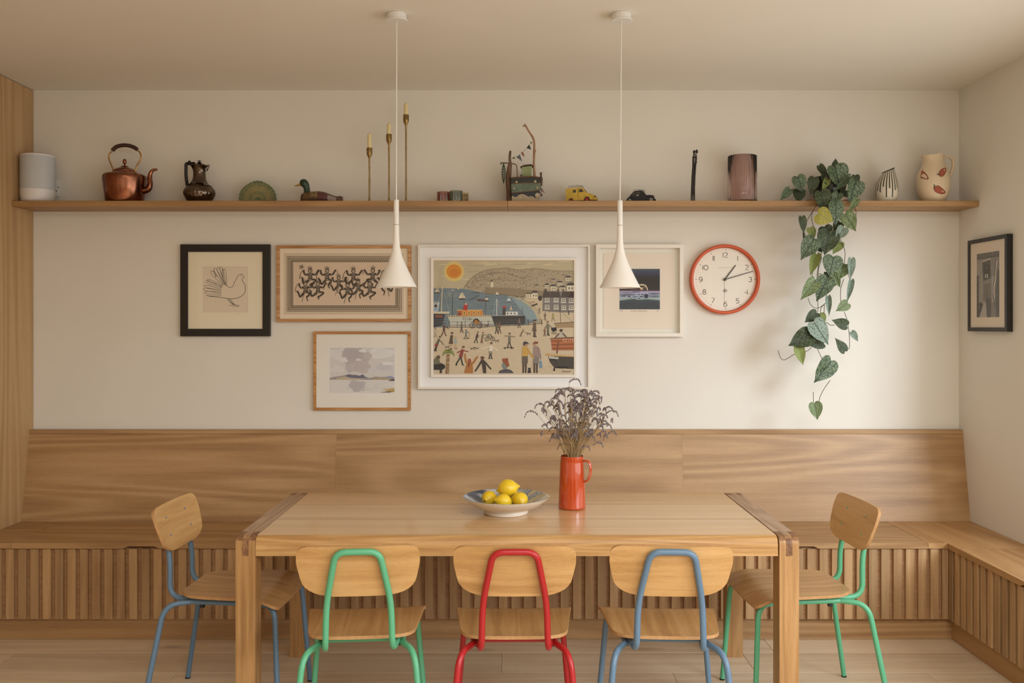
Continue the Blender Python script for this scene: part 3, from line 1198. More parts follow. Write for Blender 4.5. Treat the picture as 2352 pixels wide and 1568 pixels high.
cv.poly([(1470, 1204), (1500, 1190), (1530, 1204), (1560, 1196), (1584, 1206), (1620, 1192), (1640, 1214), (1660, 1222), (1560, 1226), (1500, 1220)], (96, 96, 112), 18)
cv.poly([(1820, 1216), (1850, 1206), (1880, 1214), (1876, 1226), (1826, 1226)], (126, 136, 160), 18)
cv.poly([(1380, 1226), (1460, 1212), (1520, 1222), (1640, 1230), (1560, 1238), (1400, 1236)], (176, 158, 134), 19)
cv.poly([(1690, 1230), (1740, 1218), (1860, 1226), (1870, 1238), (1700, 1238)], (160, 140, 118), 19)
cv.poly([(1836, 1246), (1866, 1234), (1890, 1232), (1890, 1250), (1850, 1250)], (84, 78, 80), 20)
wash(1570, 1290, 70, 48, (158, 148, 150), 20, k=2)
for i in range(40):
    x = rnd.uniform(1345, 1850)
    y = rnd.uniform(1246, 1340)
    w = rnd.uniform(14, 50)
    c = (164, 154, 154) if 1470 < x < 1660 else (184, 176, 170)
    cv.poly([(x, y), (min(1889, x + w), y - 1), (min(1889, x + w), y + 1.5), (x + 3, y + 2)], c, 23)
for (x, y, w, c) in ((1780, 1318, 110, (196, 168, 92)), (1800, 1326, 90, (156, 118, 60)), (1820, 1332, 70, (204, 160, 60)), (1770, 1344, 90, (92, 74, 66)), (1850, 1312, 40, (176, 150, 86)), (1810, 1338, 80, (124, 108, 70))):
    cv.poly([(x, y), (min(1890, x + w), y - 3), (min(1890, x + w), y + 4), (x + 6, y + 3)], c, 24)
cv.build('artwork', M_ART, t)
glaze(t, (720, 943), (761, 942), 6, DW - 0.022)

# --- harbour painting (tray frame)
fr = thing('framed_picture', 'large white box-framed harbour painting with boats, an orange sun and a busy beach', 'picture', (0, DW - 0.02, 1.16), 0, 'pictures on the far wall')
DF = DW - 0.034
a, b = P(960, 893, DF), P(1355, 562, DF)
bars(a.x, b.x, a.z, b.z, 4.2 / (F / DF), DF, DW - 0.001).build('frame', M_WHITEF, fr, 0)
MB().box(a.x + 0.006, b.x - 0.006, DW - 0.012, DW - 0.004, a.z + 0.006, b.z - 0.006).build('mount', MOUNT((214, 206, 196)), fr, 0)
D2 = DW - 0.032
a, b = P(990, 866, D2), P(1324, 592, D2)
bars(a.x, b.x, a.z, b.z, 5.5 / (F / D2), D2, DW - 0.0125).build('inner_frame', M_WHITEF, fr, 0)
DP = DW - 0.026
MB().box(a.x + 0.004, b.x - 0.004, DP + 0.0004, DP + 0.004, a.z + 0.004, b.z - 0.004).build('board', MOUNT((190, 176, 150)), fr, 0)
cv = Canvas(plane_map(DP, 0.00004), (1.25, 1.35, 1.5))
cv.T = (950, 550, 4.481)
L0, T0, R0, B0 = 207, 213, 1652, 1375
rnd = random.Random(11)
cv.rect(L0, T0, R0, B0, (178, 162, 130), 1)
for i in range(90):
    x, y = rnd.uniform(L0, R0 - 200), rnd.uniform(T0 + 5, 470)
    w, h = rnd.uniform(80, 260), rnd.uniform(5, 14)
    c = rnd.choice([(190, 174, 140), (166, 150, 122), (200, 184, 148), (174, 158, 132), (184, 166, 130)])
    x2 = min(R0, x + w)
    cv.poly([(x, y + 6), (x + (x2 - x) * .3, y), (x2, y - h * .6), (x2, y + h * .2), (x + (x2 - x) * .6, y + h)], c, 2 + i % 3)
cv.circle(416, 328, 104, (200, 176, 112), 6, 28)
cv.circle(416, 328, 92, (206, 176, 100), 7, 28)
cv.circle(416, 328, 78, (200, 128, 40), 8, 28, 72)
cv.circle(422, 340, 50, (192, 116, 36), 9, 20, 40)
# hill with rows of houses
hill = [(515, 500), (560, 430), (620, 375), (700, 330), (790, 306), (870, 300), (960, 292), (1010, 300), (1080, 314), (1160, 302), (1260, 300), (1330, 306), (1400, 316), (1520, 324), (1600, 320), (R0, 330), (R0, 760), (1300, 760), (1290, 640), (720, 530), (600, 520)]
cv.poly(hill, (160, 142, 114), 10)
cv.curve([p for p in hill[:16]], 4, (84, 72, 56), 12, 2)


def hill_y(x):
    for (a, b) in zip(hill[:15], hill[1:16]):
        if a[0] <= x <= b[0]:
            return a[1] + (b[1] - a[1]) * (x - a[0]) / max(1, b[0] - a[0])
    return 500


for i in range(620):
    x = rnd.uniform(530, R0 - 14)
    y = rnd.uniform(hill_y(x) + 10, 505 if x < 1100 else 540)
    w = rnd.uniform(5, 12)
    t_ = (y - 300) / 200
    c = rnd.choice([(176, 160, 132), (150, 132, 104), (196, 180, 152), (112, 96, 76), (134, 118, 96), (188, 172, 146)])
    cv.rect(x, y, x + w, y + rnd.uniform(2, 7), c, 13 + i % 3)
    if rnd.random() < 0.42:
        cv.poly([(x - 1, y), (x + w / 2, y - 4), (x + w + 1, y), (x + w + 1, y + 2), (x - 1, y + 2)], rnd.choice([(92, 80, 66), (74, 64, 54), (104, 92, 84)]), 17)
cv.curve([(700, 372), (900, 340), (1000, 360), (1120, 400), (1200, 380)], 3, (90, 78, 62), 18)
cv.curve([(560, 450), (700, 420), (860, 410), (1100, 430)], 2.5, (100, 88, 70), 18)
# sea
sea = [(L0, 500), (520, 505), (640, 530), (740, 548), (900, 565), (1000, 590), (1100, 625), (1180, 680), (1240, 740), (1280, 830), (1250, 845), (1140, 878), (900, 880), (L0, 905)]
cv.poly(sea, (104, 118, 122), 19)
for i in range(220):
    x, y = rnd.uniform(L0, 1150), rnd.uniform(515, 860)
    w = rnd.uniform(30, 110)
    if x + w < 1150 + (y - 620) * .4:
        cv.poly([(x, y), (x + w, y - 2), (x + w, y + 3), (x + 8, y + 4)], rnd.choice([(92, 108, 116), (118, 132, 134), (98, 110, 120), (84, 98, 108), (112, 124, 124)]), 20 + i % 2)
cv.poly([(1000, 592), (1100, 627), (1180, 682), (1240, 742), (1280, 830), (1180, 840), (1120, 740), (1040, 640)], (126, 142, 144), 22)
for i in range(150):
    cv.circle(rnd.gauss(370, 45), rnd.gauss(570, 32), 2.2, (186, 180, 150), 23, 4)
# harbour wall
cv.poly([(742, 496), (1000, 500), (1200, 520), (1340, 530), (1340, 590), (1290, 600), (1150, 590), (1050, 575), (730, 556)], (134, 116, 90), 24)
cv.line([(735, 558), (900, 566), (1060, 578)], 4, (80, 70, 56), 25)
cv.poly([(790, 488), (798, 430), (816, 430), (822, 490)], (206, 194, 166), 25)
cv.circle(805, 426, 14, (62, 54, 48), 26, 8, 7)
# beach
cv.poly([(L0, 905), (900, 880), (1140, 876), (1330, 860), (1300, 800), (1280, 730), (1240, 680), (1120, 605), (1290, 600), (1330, 590), (R0, 740), (R0, B0), (L0, B0)], (190, 170, 138), 27)
for i in range(560):
    x, y = rnd.uniform(L0 + 4, R0 - 30), rnd.uniform(905, B0 - 6)
    w = rnd.uniform(8, 26)
    cv.poly([(x, y), (x + w, y - 1.5), (x + w, y + 3), (x + 3, y + 4)], rnd.choice([(202, 182, 150), (178, 156, 124), (196, 172, 136), (206, 190, 162), (184, 158, 124), (190, 166, 140)]), 28 + i % 2)


def sail(x, y, s, c=(206, 190, 158)):
    cv.poly([(x, y - 40 * s), (x + 5 * s, y + 20 * s), (x - 34 * s, y + 22 * s), (x - 20 * s, y - 6 * s)], c, 31)
    cv.poly([(x + 5 * s, y - 36 * s), (x + 34 * s, y + 22 * s), (x + 9 * s, y + 20 * s)], c, 31)
    cv.poly([(x - 36 * s, y + 24 * s), (x + 36 * s, y + 24 * s), (x + 24 * s, y + 34 * s), (x - 28 * s, y + 34 * s)], (52, 44, 40), 31)


sail(498, 580, 1.1)
sail(244, 525, .8, (196, 176, 140))
sail(860, 556, .55, (212, 200, 176))
sail(982, 620, .7, (190, 200, 196))
sail(460, 505, .35)
sail(405, 525, .5, (150, 160, 160))
cv.poly([(560, 632), (600, 606), (660, 578), (680, 568), (670, 584), (620, 612)], (76, 82, 88), 31)
cv.poly([(652, 612), (774, 622), (776, 640), (660, 634)], (84, 62, 52), 31)
cv.poly([(736, 620), (742, 596), (764, 596), (768, 624)], (196, 188, 168), 32)
cv.circle(752, 594, 14, (58, 48, 44), 33, 8, 5)
cv.line([(592, 546), (680, 548)], 6, (66, 66, 64), 31)
# moored boats
cv.poly([(L0, 760), (324, 768), (296, 884), (L0, 905)], (42, 46, 52), 32)
cv.text('I9655', 262, 790, 34, (206, 104, 60), 34, 1.0)
for y in (820, 842, 864):
    cv.line([(L0, y), (300, y + 3)], 3, (92, 98, 98), 33)
cv.rect(L0, 742, 370, 762, (196, 184, 152), 33)
cv.poly([(L0, 640), (268, 642), (250, 742), (L0, 742)], (172, 176, 170), 33)
cv.poly([(210, 700), (245, 700), (240, 735), (210, 735)], (130, 148, 166), 34)
cv.circle(228, 682, 17, (58, 46, 40), 34, 12)
cv.rect(L0, 648, 250, 654, (74, 60, 50), 34)
cv.line([(296, 480), (286, 742)], 8, (206, 190, 152), 34)
cv.line([(300, 520), (250, 650)], 2, (196, 180, 140), 34)
cv.line([(300, 500), (370, 760)], 2, (176, 176, 160), 34)
cv.poly([(350, 792), (800, 786), (830, 870), (360, 905), (372, 840)], (186, 182, 162), 33)
for y in (806, 826, 846):
    cv.line([(356, y), (808, y - 4)], 2.5, (128, 134, 126), 34)
cv.line([(360, 888), (790, 872)], 5, (120, 60, 50), 34)
cv.line([(340, 790), (800, 786)], 8, (160, 116, 60), 34)
for k in range(18):
    cv.rect(350 + k * 25, 776, 362 + k * 25, 786, (204, 190, 158), 35)
cv.poly([(452, 728), (705, 728), (722, 778), (452, 782)], (192, 124, 50), 36)
cv.poly([(452, 732), (500, 732), (496, 778), (452, 780)], (168, 84, 44), 37)
cv.rect(462, 752, 482, 778, (92, 56, 38), 38)
for x in (523, 570, 622, 668):
    cv.circle(x, 754, 14, (212, 180, 106), 38, 12)
    cv.circle(x, 754, 8, (52, 40, 34), 39, 10)
cv.line([(446, 726), (712, 726)], 7, (206, 176, 116), 38)
cv.poly([(508, 726), (520, 672), (560, 672), (552, 728)], (166, 36, 34), 39)
cv.poly([(528, 672), (540, 642), (550, 672)], (214, 170, 128), 39)
cv.text('PZ181', 556, 818, 44, (46, 38, 34), 40, 0.9)
cv.line([(402, 560), (400, 786)], 5, (66, 66, 60), 35)
cv.line([(745, 640), (742, 780)], 4, (66, 66, 62), 35)
cv.line([(742, 640), (718, 740)], 2.5, (76, 76, 70), 35)
cv.poly([(806, 786), (1148, 780), (1146, 866), (836, 880), (820, 840)], (40, 38, 38), 36)
for y in (830, 850):
    cv.line([(826, y), (1146, y - 6)], 3, (74, 76, 76), 37)
cv.poly([(912, 776), (920, 698), (950, 698), (948, 780)], (62, 56, 58), 38)
cv.rect(920, 684, 950, 704, (176, 48, 44), 39)
cv.rect(948, 742, 1072, 778, (200, 196, 184), 38)
for x in (968, 1004, 1040):
    cv.circle(x, 760, 8, (58, 46, 42), 39, 10)
cv.poly([(986, 740), (1002, 676), (1018, 740), (1002, 716)], (206, 178, 140), 39)
cv.line([(856, 612), (856, 784)], 7, (198, 196, 184), 37)
cv.line([(850, 620), (820, 760)], 2, (176, 180, 174), 37)
cv.line([(862, 620), (900, 760)], 2, (176, 180, 174), 37)
cv.line([(1120, 690), (1118, 782)], 3.5, (66, 64, 62), 37)
for k in range(28):
    cv.rect(812 + k * 12, 776, 816 + k * 12, 786, (196, 192, 180), 38)
# railings
for (x, y, x2, y2, n) in ((370, 850, 690, 846, 4), (370, 872, 690, 868, 0), (700, 842, 1320, 826, 9), (700, 862, 1320, 846, 0)):
    cv.line([(x, y), (x2, y2)], 3, (70, 66, 64), 41)
    for k in range(n + 1 if n else 0):
        xx = x + (x2 - x) * k / n
        yy = y + (y2 - y) * k / n
        cv.line([(xx, yy - 8), (xx, yy + 56)], 5, (48, 42, 42), 42)
cv.line([(300, 900), (700, 902), (900, 886), (1140, 878), (1330, 860)], 6, (62, 50, 42), 42)
# cottages and the grey terrace
for (x, y, w, h, c, rc) in ((1155, 560, 66, 40, (204, 190, 156), (92, 88, 62)), (1215, 548, 62, 54, (206, 192, 160), (60, 50, 46)), (1350, 466, 40, 36, (190, 176, 148), (62, 54, 50)), (1408, 480, 62, 44, (196, 184, 156), (76, 70, 72)),
                            (1480, 440, 50, 34, (192, 178, 150), (58, 52, 50)), (1500, 490, 60, 40, (190, 176, 150), (58, 50, 50)), (1575, 470, 78, 60, (200, 188, 162), (52, 46, 46)), (1560, 390, 60, 36, (196, 182, 154), (66, 56, 52)), (1250, 470, 34, 22, (170, 156, 132), (62, 54, 48)), (1420, 410, 40, 18, (176, 160, 136), (66, 60, 58))):
    cv.rect(x, y, x + w, y + h, c, 43)
    cv.poly([(x - 5, y + 2), (x + w * .2, y - h * .4), (x + w * .85, y - h * .4), (x + w + 5, y + 2)], rc, 44)
    cv.rect(x + w * .25, y + h * .35, x + w * .4, y + h * .7, (74, 60, 50), 44)
    cv.rect(x + w * .65, y + h * .35, x + w * .8, y + h * .7, (74, 60, 50), 44)
cv.poly([(1330, 596), (1350, 540), (R0, 536), (R0, 752), (1500, 748), (1326, 736)], (112, 104, 98), 45)
cv.poly([(1322, 598), (1340, 534), (1360, 500), (1376, 536), (R0, 536), (R0, 594)], (64, 52, 48), 46)
for k in range(60):
    x, y = rnd.uniform(1345, R0 - 24), rnd.uniform(542, 588)
    cv.rect(x, y, x + 18, y + 3, rnd.choice([(82, 66, 60), (52, 44, 42)]), 47)
cv.poly([(1500, 536), (1516, 596), (1532, 536)], (112, 104, 98), 47)
cv.line([(1508, 590), (1506, 748)], 4, (66, 56, 52), 47)
for x in (1480, 1530):
    cv.rect(x, 510, x + 18, 542, (92, 74, 66), 47)
for (x, y) in ((1374, 620), (1466, 620), (1542, 626), (1622, 626), (1374, 692), (1466, 692), (1545, 698), (1622, 698)):
    cv.rect(x - 22, y - 20, x + 22, y + 20, (206, 196, 176), 48)
    cv.rect(x - 28, y + 18, x + 28, y + 26, (200, 190, 170), 48)
    for (u, v) in ((-9, -9), (9, -9), (-9, 9), (9, 9)):
        cv.rect(x + u - 6, y + v - 6, x + u + 6, y + v + 6, (48, 42, 42), 49)
cv.circle(1302, 604, 20, (42, 36, 36), 48, 10, 28)
cv.poly([(1212, 676), (1270, 654), (1280, 668), (1216, 692)], (62, 50, 46), 45)
cv.poly([(1180, 648), (1240, 634), (1250, 646), (1190, 658)], (164, 128, 104), 45)
cv.line([(1050, 588), (1084, 588)], 7, (52, 46, 44), 45)
cv.line([(1100, 590), (1132, 590)], 7, (52, 46, 44), 45)
# right-hand boats on the sand
cv.poly([(1448, 862), (R0, 846), (R0, 906), (1466, 908)], (150, 122, 84), 45)
cv.line([(1446, 862), (R0, 848)], 6, (66, 54, 46), 46)
cv.line([(1506, 640), (1514, 860)], 4, (62, 52, 46), 50)
cv.line([(1514, 740), (1640, 850)], 2, (80, 70, 60), 50)
cv.poly([(1408, 1018), (R0, 1006), (R0, 1138), (1430, 1140)], (146, 78, 40), 46)
for k, y in enumerate(range(1030, 1136, 13)):
    cv.line([(1416, y), (R0, y - 8)], 5, ((196, 124, 62), (96, 50, 30), (172, 92, 46))[k % 3], 47)
cv.line([(1408, 1018), (R0, 1006)], 8, (74, 46, 34), 48)
cv.text('PZ119', 1590, 1038, 44, (226, 170, 140), 50, 0.95)
cv.line([(1490, 1050), (1474, 1172)], 16, (110, 58, 36), 49)
cv.poly([(1384, 1200), (R0, 1206), (R0, 1332), (1450, 1322), (1404, 1262)], (48, 42, 38), 46)
cv.poly([(1378, 1180), (1390, 1170), (R0, 1190), (R0, 1208), (1384, 1198)], (178, 136, 72), 47)
for k in range(9):
    cv.rect(1400 + k * 28, 1174 + k * 2.2, 1418 + k * 28, 1182 + k * 2.2, (206, 190, 160), 48)
cv.circle(1366, 1184, 12, (184, 140, 80), 48, 8)
cv.poly([(1392, 1196), (1492, 1212), (1488, 1230), (1396, 1222)], (190, 186, 172), 48)
cv.text('N115X7', 1440, 1212, 22, (62, 56, 52), 50, 1.0, 0.12)
cv.rect(1438, 1322, 1456, 1352, (56, 46, 40), 47)
cv.text('Dunporf', 1574, 1356, 24, (64, 54, 46), 50, 1.1)
# palm tree
for k in range(8):
    y = 1180 + k * 25
    cv.rect(340 - k * 1.5, y, 372 - k * 1.2, y + 25, ((116, 84, 52), (136, 104, 66))[k % 2], 50)
for k in range(44):
    x, y = 356 + rnd.uniform(-12, 12), rnd.uniform(1190, 1370)
    cv.circle(x, y, 3, (196, 170, 130), 51, 5)
for k in range(11):
    a = -0.25 + k * (PI + 0.5) / 10
    cv.curve([(358, 1166), (358 + 30 * math.cos(a), 1162 - 30 * math.sin(a)), (358 + 54 * math.cos(a), 1172 - 40 * math.sin(a)), (358 + 60 * math.cos(a), 1196 - 34 * math.sin(a))], 11, ((112, 122, 48), (86, 100, 40), (136, 136, 58))[k % 3], 52, 4, 4)


def person(x, y, h, coat=(66, 54, 46), legs=(48, 42, 40), hair=(46, 38, 34), lean=0.0, arms=((-.25, .1), (.25, .1)), step=0.12, skirt=None, head=(150, 112, 90)):
    """little figure: feet at (x, y), height h (crop pixels)"""
    hx = x + lean * h
    ty = y - h
    cv.line([(x + lean * h * .45, y - h * .45), (x - step * h, y)], h * .075, legs, 53)
    cv.line([(x + lean * h * .45, y - h * .45), (x + step * h, y)], h * .075, legs, 53)
    cv.line([(x - step * h - h * .01, y), (x - step * h + h * .07, y)], h * .05, (34, 30, 30), 54)
    cv.line([(x + step * h - h * .01, y), (x + step * h + h * .07, y)], h * .05, (34, 30, 30), 54)
    cv.line([(hx, ty + h * .18), (x + lean * h * .4, y - h * .42)], h * .14, coat, 54, h * .2)
    if skirt:
        cv.line([(x + lean * h * .42, y - h * .46), (x + lean * h * .2, y - h * .3)], h * .19, skirt, 55, h * .24)
    for (u, v) in arms:
        cv.curve([(hx, ty + h * .24), (hx + u * h * .5, ty + h * (.24 + v * .4)), (hx + u * h, ty + h * (.24 + v))], h * .055, coat, 55, 3)
    cv.circle(hx + lean * h * .2, ty + h * .08, h * .065, head, 56, 10)
    cv.poly([(hx + lean * h * .2 - h * .08, ty + h * .08), (hx + lean * h * .2 - h * .05, ty), (hx + lean * h * .2 + h * .05, ty - h * .005), (hx + lean * h * .2 + h * .09, ty + h * .06)], hair, 57)


BR, GN, GY, RD = (74, 56, 44), (86, 84, 66), (92, 88, 84), (132, 46, 40)
for a in ((310, 990, 130, BR, (90, 50, 40), None, .05, ((-.1, -.1), (.35, .2)), .18, None), (495, 955, 105, GY, (62, 50, 60)), (540, 1015, 90, (98, 108, 124), GN, None, .0, ((.3, .1), (.35, .15)), .16),
          (380, 1125, 172, (84, 64, 44), (176, 150, 112), (58, 40, 32), .08, ((.05, .45),), .03, (84, 66, 48)), (432, 1122, 130, (146, 158, 150), (180, 150, 112), (206, 170, 92), .0, ((-.1, .3), (.1, .3)), .07),
          (222, 1145, 150, GN, (56, 46, 42), None, .28, ((.3, .35),), .05, RD), (640, 1062, 115, (62, 48, 44), (50, 42, 40), None, .16, ((.12, .25),), .14), (700, 1062, 108, (94, 92, 64), (110, 60, 48), None, .12, ((.4, .02),), .07),
          (855, 968, 118, GN, (54, 44, 38), None, .0, ((-.1, .3), (.12, .3)), .13), (884, 962, 122, (116, 78, 62), (96, 70, 56), None, .0, ((-.1, .3),), .12), (1084, 905, 104, (112, 98, 90), (78, 54, 46), None, .05, ((.1, .35),), .12),
          (1100, 996, 74, (120, 84, 62), (84, 58, 44), None, .35, ((.35, .3),), .1), (1245, 1000, 176, (88, 66, 52), (84, 62, 50), None, .0, ((-.12, .4),), .05, (88, 66, 52)), (1350, 992, 84, (118, 70, 56), (78, 52, 44)),
          (1385, 985, 148, (104, 96, 80), (72, 84, 60), (96, 66, 50), -.03, ((-.2, .3), (.3, .25)), .05), (985, 1106, 148, (112, 104, 88), (66, 56, 48), (60, 50, 42), .02, ((-.36, -.02), (.4, .06)), .12),
          (790, 1225, 168, (210, 198, 176), (66, 56, 48), (52, 44, 40), .05, ((-.55, .15), (.42, .3)), .08, (130, 120, 100)), (1436, 835, 78, (150, 140, 66), (120, 100, 72), None, .0, ((-.25, .1), (.4, .1)), .2),
          (1353, 830, 78, (86, 66, 52), (92, 76, 58)), (1596, 775, 48, (58, 48, 44)), (1400, 752, 26, (100, 70, 56)), (1296, 760, 60, (110, 96, 80), (100, 88, 74)), (225, 1000, 90, (176, 164, 130), (150, 140, 110))):
    a = list(a)
    kw = {}
    keys = ['coat', 'legs', 'hair', 'lean', 'arms', 'step', 'skirt']
    for k_, v_ in zip(keys, a[3:]):
        if v_ is not None:
            kw[k_] = v_
    person(a[0], a[1], a[2], **kw)
person(470, 1290, 195, RD, (44, 50, 48), (96, 62, 44), .18, ((-.3, .12), (.3, .06)), .18)


def cycle(x, y, r):
    for dx in (-1.15, 1.15):
        cv.ring(x + dx * r, y, r * .85, r * .16, (44, 38, 38), 56, 16)
        for k in range(3):
            a = k * 1.05
            cv.line([(x + dx * r - r * .8 * math.cos(a), y - r * .8 * math.sin(a)), (x + dx * r + r * .8 * math.cos(a), y + r * .8 * math.sin(a))], 1.6, (66, 58, 54), 56)
    cv.line([(x - 1.15 * r, y), (x - .3 * r, y - r), (x + .9 * r, y - r), (x, y), (x - .3 * r, y - r)], 4, (44, 38, 38), 56)
    cv.line([(x + 1.15 * r, y), (x + .85 * r, y - 1.3 * r)], 4, (44, 38, 38), 56)


cycle(642, 884, 32)
cv.circle(652, 846, 30, (160, 108, 44), 57, 10, 20)
cv.curve([(616, 850), (628, 824), (656, 820), (676, 846)], 14, (58, 44, 40), 58, 4)
cycle(784, 1022, 26)
cv.curve([(760, 1000), (776, 976), (806, 990)], 9, (92, 86, 66), 58, 3)
cycle(1446, 940, 0.1)
for (x, y, f) in ((345, 1105, 1), (605, 1120, 1), (650, 1118, -1), (748, 886, 1), (858, 1042, 1), (1184, 968, -1)):
    cv.line([(x - 14, y), (x + 14, y)], 7, (58, 46, 42), 58)
    for u in (-12, 12):
        cv.line([(x + u, y), (x + u * 1.2, y + 18)], 3.5, (58, 46, 42), 58)
    cv.line([(x + 14 * f, y), (x + 20 * f, y - 14)], 6, (58, 46, 42), 58)
    cv.line([(x - 14 * f, y), (x - 26 * f, y - 10)], 3, (58, 46, 42), 58)
cv.poly([(1415, 910), (1440, 905), (1470, 904), (1474, 935), (1440, 950), (1420, 935)], (44, 38, 42), 58)
for x in (1432, 1462):
    cv.ring(x, 962, 11, 4, (62, 52, 50), 58, 10)
cv.line([(545, 940), (575, 964), (572, 1012)], 3, (74, 64, 56), 58)
cv.line([(510, 1018), (575, 1018)], 5, (58, 48, 44), 58)
cv.line([(925, 1112), (1035, 1112)], 7, (50, 42, 38), 58)
for x in (940, 1012):
    cv.circle(x, 1120, 7, (44, 38, 36), 58, 8)
# foreground figures
cv.poly([(520, 1374), (540, 1300), (556, 1262), (600, 1262), (610, 1300), (612, 1374)], (160, 104, 52), 58)
cv.curve([(560, 1280), (540, 1250), (530, 1190), (534, 1172)], 22, (164, 108, 54), 59, 4, 14)
cv.curve([(590, 1285), (620, 1260), (646, 1220), (664, 1200)], 24, (160, 100, 50), 59, 4, 14)
cv.circle(576, 1248, 18, (150, 74, 46), 60, 12, 26)
cv.line([(572, 1268), (562, 1312)], 18, (96, 58, 40), 60, 8)
cv.poly([(690, 1240), (712, 1226), (736, 1250), (746, 1310), (748, 1374), (716, 1374), (704, 1290)], (64, 54, 48), 59)
cv.curve([(700, 1250), (664, 1310), (632, 1356)], 20, (64, 54, 48), 59, 4, 14)
cv.curve([(730, 1256), (768, 1300), (798, 1334)], 20, (64, 54, 48), 59, 4, 14)
cv.circle(708, 1222, 17, (110, 80, 62), 60, 10)
cv.poly([(686, 1214), (700, 1200), (724, 1206), (732, 1226), (700, 1214)], (72, 54, 42), 61)
cv.poly([(876, 1374), (890, 1346), (930, 1334), (980, 1334), (1012, 1350), (1030, 1374)], (46, 46, 54), 59)
for y in (1346, 1358, 1368):
    cv.line([(892, y), (1016, y)], 2.5, (136, 130, 124), 60)
cv.poly([(910, 1280), (930, 1262), (968, 1300), (960, 1332), (924, 1330), (908, 1304)], (112, 118, 112), 60)
cv.poly([(914, 1224), (972, 1220), (976, 1262), (988, 1298), (962, 1312), (930, 1266), (914, 1256)], (138, 74, 44), 61)
for (x, cc, kc, hc) in ((1148, (186, 144, 72), (96, 84, 72), (60, 58, 64)), (1262, (146, 122, 110), (122, 112, 104), (112, 66, 50))):
    cv.line([(x - 18, 1260), (x - 20, 1372)], 20, (70, 56, 48), 59, 16)
    cv.line([(x + 8, 1260), (x + 6, 1372)], 20, (70, 58, 52), 59, 16)
    cv.rect(x - 32, 1196, x + 28, 1272, kc, 60)
    cv.poly([(x - 28, 1104), (x + 14, 1094), (x + 34, 1130), (x + 30, 1200), (x - 34, 1200)], cc, 61)
    cv.circle(x + (14 if x < 1200 else -18), 1074, 18, (170, 128, 104), 62, 10, 24)
    cv.poly([(x - (26 if x < 1200 else 40), 1074), (x - 8, 1046), (x + 24, 1054), (x + (44 if x < 1200 else 12), 1076), (x, 1070)], hc, 63)
cv.line([(1130, 1090), (1160, 1058)], 14, (60, 58, 64), 63)
cv.curve([(1168, 1120), (1200, 1170), (1240, 1224)], 26, (180, 136, 68), 64, 4, 14)
cv.curve([(1280, 1110), (1300, 1180), (1308, 1232)], 22, (140, 116, 106), 64, 4, 14)
cv.poly([(1296, 1246), (1318, 1246), (1324, 1322), (1294, 1322)], (108, 130, 150), 64)
cv.poly([(1172, 1372), (1180, 1336), (1176, 1312), (1188, 1322), (1206, 1316), (1204, 1340), (1212, 1372)], (46, 40, 40), 64)
cv.line([(1226, 1250), (1212, 1330)], 2.5, (150, 110, 72), 64)
cv.poly([(208, 1240), (230, 1206), (262, 1222), (272, 1262), (300, 1276), (322, 1290), (326, 1318), (300, 1338), (208, 1338)], (104, 98, 76), 58)
cv.poly([(208, 1286), (290, 1276), (324, 1292), (326, 1320), (296, 1340), (208, 1340)], (44, 40, 40), 59)
cv.circle(256, 1210, 20, (96, 76, 60), 60, 10)
cv.rect(270, 1336, 292, 1374, (50, 44, 42), 59)
cv.circle(1518, 936, 16, (84, 62, 52), 58, 10)
cv.poly([(1496, 934), (1520, 918), (1542, 934)], (62, 50, 44), 59)
cv.poly([(1484, 1006), (1504, 956), (1530, 956), (1548, 1004)], (176, 164, 146), 58)
cv.curve([(1500, 966), (1474, 990), (1456, 1012)], 13, (88, 72, 62), 59, 3)
cv.curve([(1532, 962), (1556, 986), (1572, 1006)], 13, (88, 72, 62), 59, 3)
cv.build('artwork', M_ART, fr)
MB().box(a.x if False else P(992, 0, DP).x, P(1322, 0, DP).x, D2 + 0.0012, D2 + 0.002, P(0, 864, DP).z, P(0, 594, DP).z).build('glass', M_PANE, fr, 0)

# --- night-sea print (deep white box frame)
t = thing('framed_picture', 'small white box-framed print of a lit boat on a dark blue sea', 'picture', (0.7, DW - 0.02, 1.44), 0, 'pictures on the far wall')
DF = DW - 0.040
a, b = P(1369, 773, DF), P(1570, 561, DF)
sF = F / DF
bars(a.x, b.x, a.z, b.z, 8.2 / sF, DF, DW - 0.001).build('frame', M_WHITEF, t, 0)
MB().box(a.x + 0.015, b.x - 0.015, DW - 0.009, DW - 0.004, a.z + 0.015, b.z - 0.015).build('backing', MOUNT((212, 202, 184)), t, 0)
DP = DW - 0.013
cv = Canvas(plane_map(DP), (1.25, 1.35, 1.5))
a2, b2 = P(1386.5, 755, DP), P(1549, 581, DP)
MB().box(a2.x, b2.x, DP + 0.0002, DP + 0.0035, a2.z, b2.z).build('sheet', MOUNT((206, 194, 172)), t, 0)
cv.T = (1360, 550, 5.88)
cv.rect(370, 395, 915, 942, (38, 40, 48), 1)
for i, (y, c) in enumerate(((395, (62, 72, 86)), (420, (52, 62, 78)), (446, (44, 46, 70)), (478, (36, 34, 50)), (510, (28, 27, 32)))):
    cv.rect(370, y, 915, 690, c, 2 + i)
cv.rect(370, 684, 915, 698, (92, 62, 80), 8)
cv.rect(370, 698, 915, 730, (160, 154, 176), 8)
cv.rect(370, 730, 915, 790, (150, 156, 170), 8)
cv.rect(370, 784, 915, 830, (142, 158, 152), 9)
cv.poly([(370, 824), (500, 806), (640, 812), (760, 806), (915, 820), (915, 942), (370, 942)], (50, 60, 70), 10)
cv.rect(370, 846, 915, 942, (40, 50, 60), 11)
cv.rect(390, 880, 900, 884, (46, 58, 68), 12)
DB = (44, 42, 66)
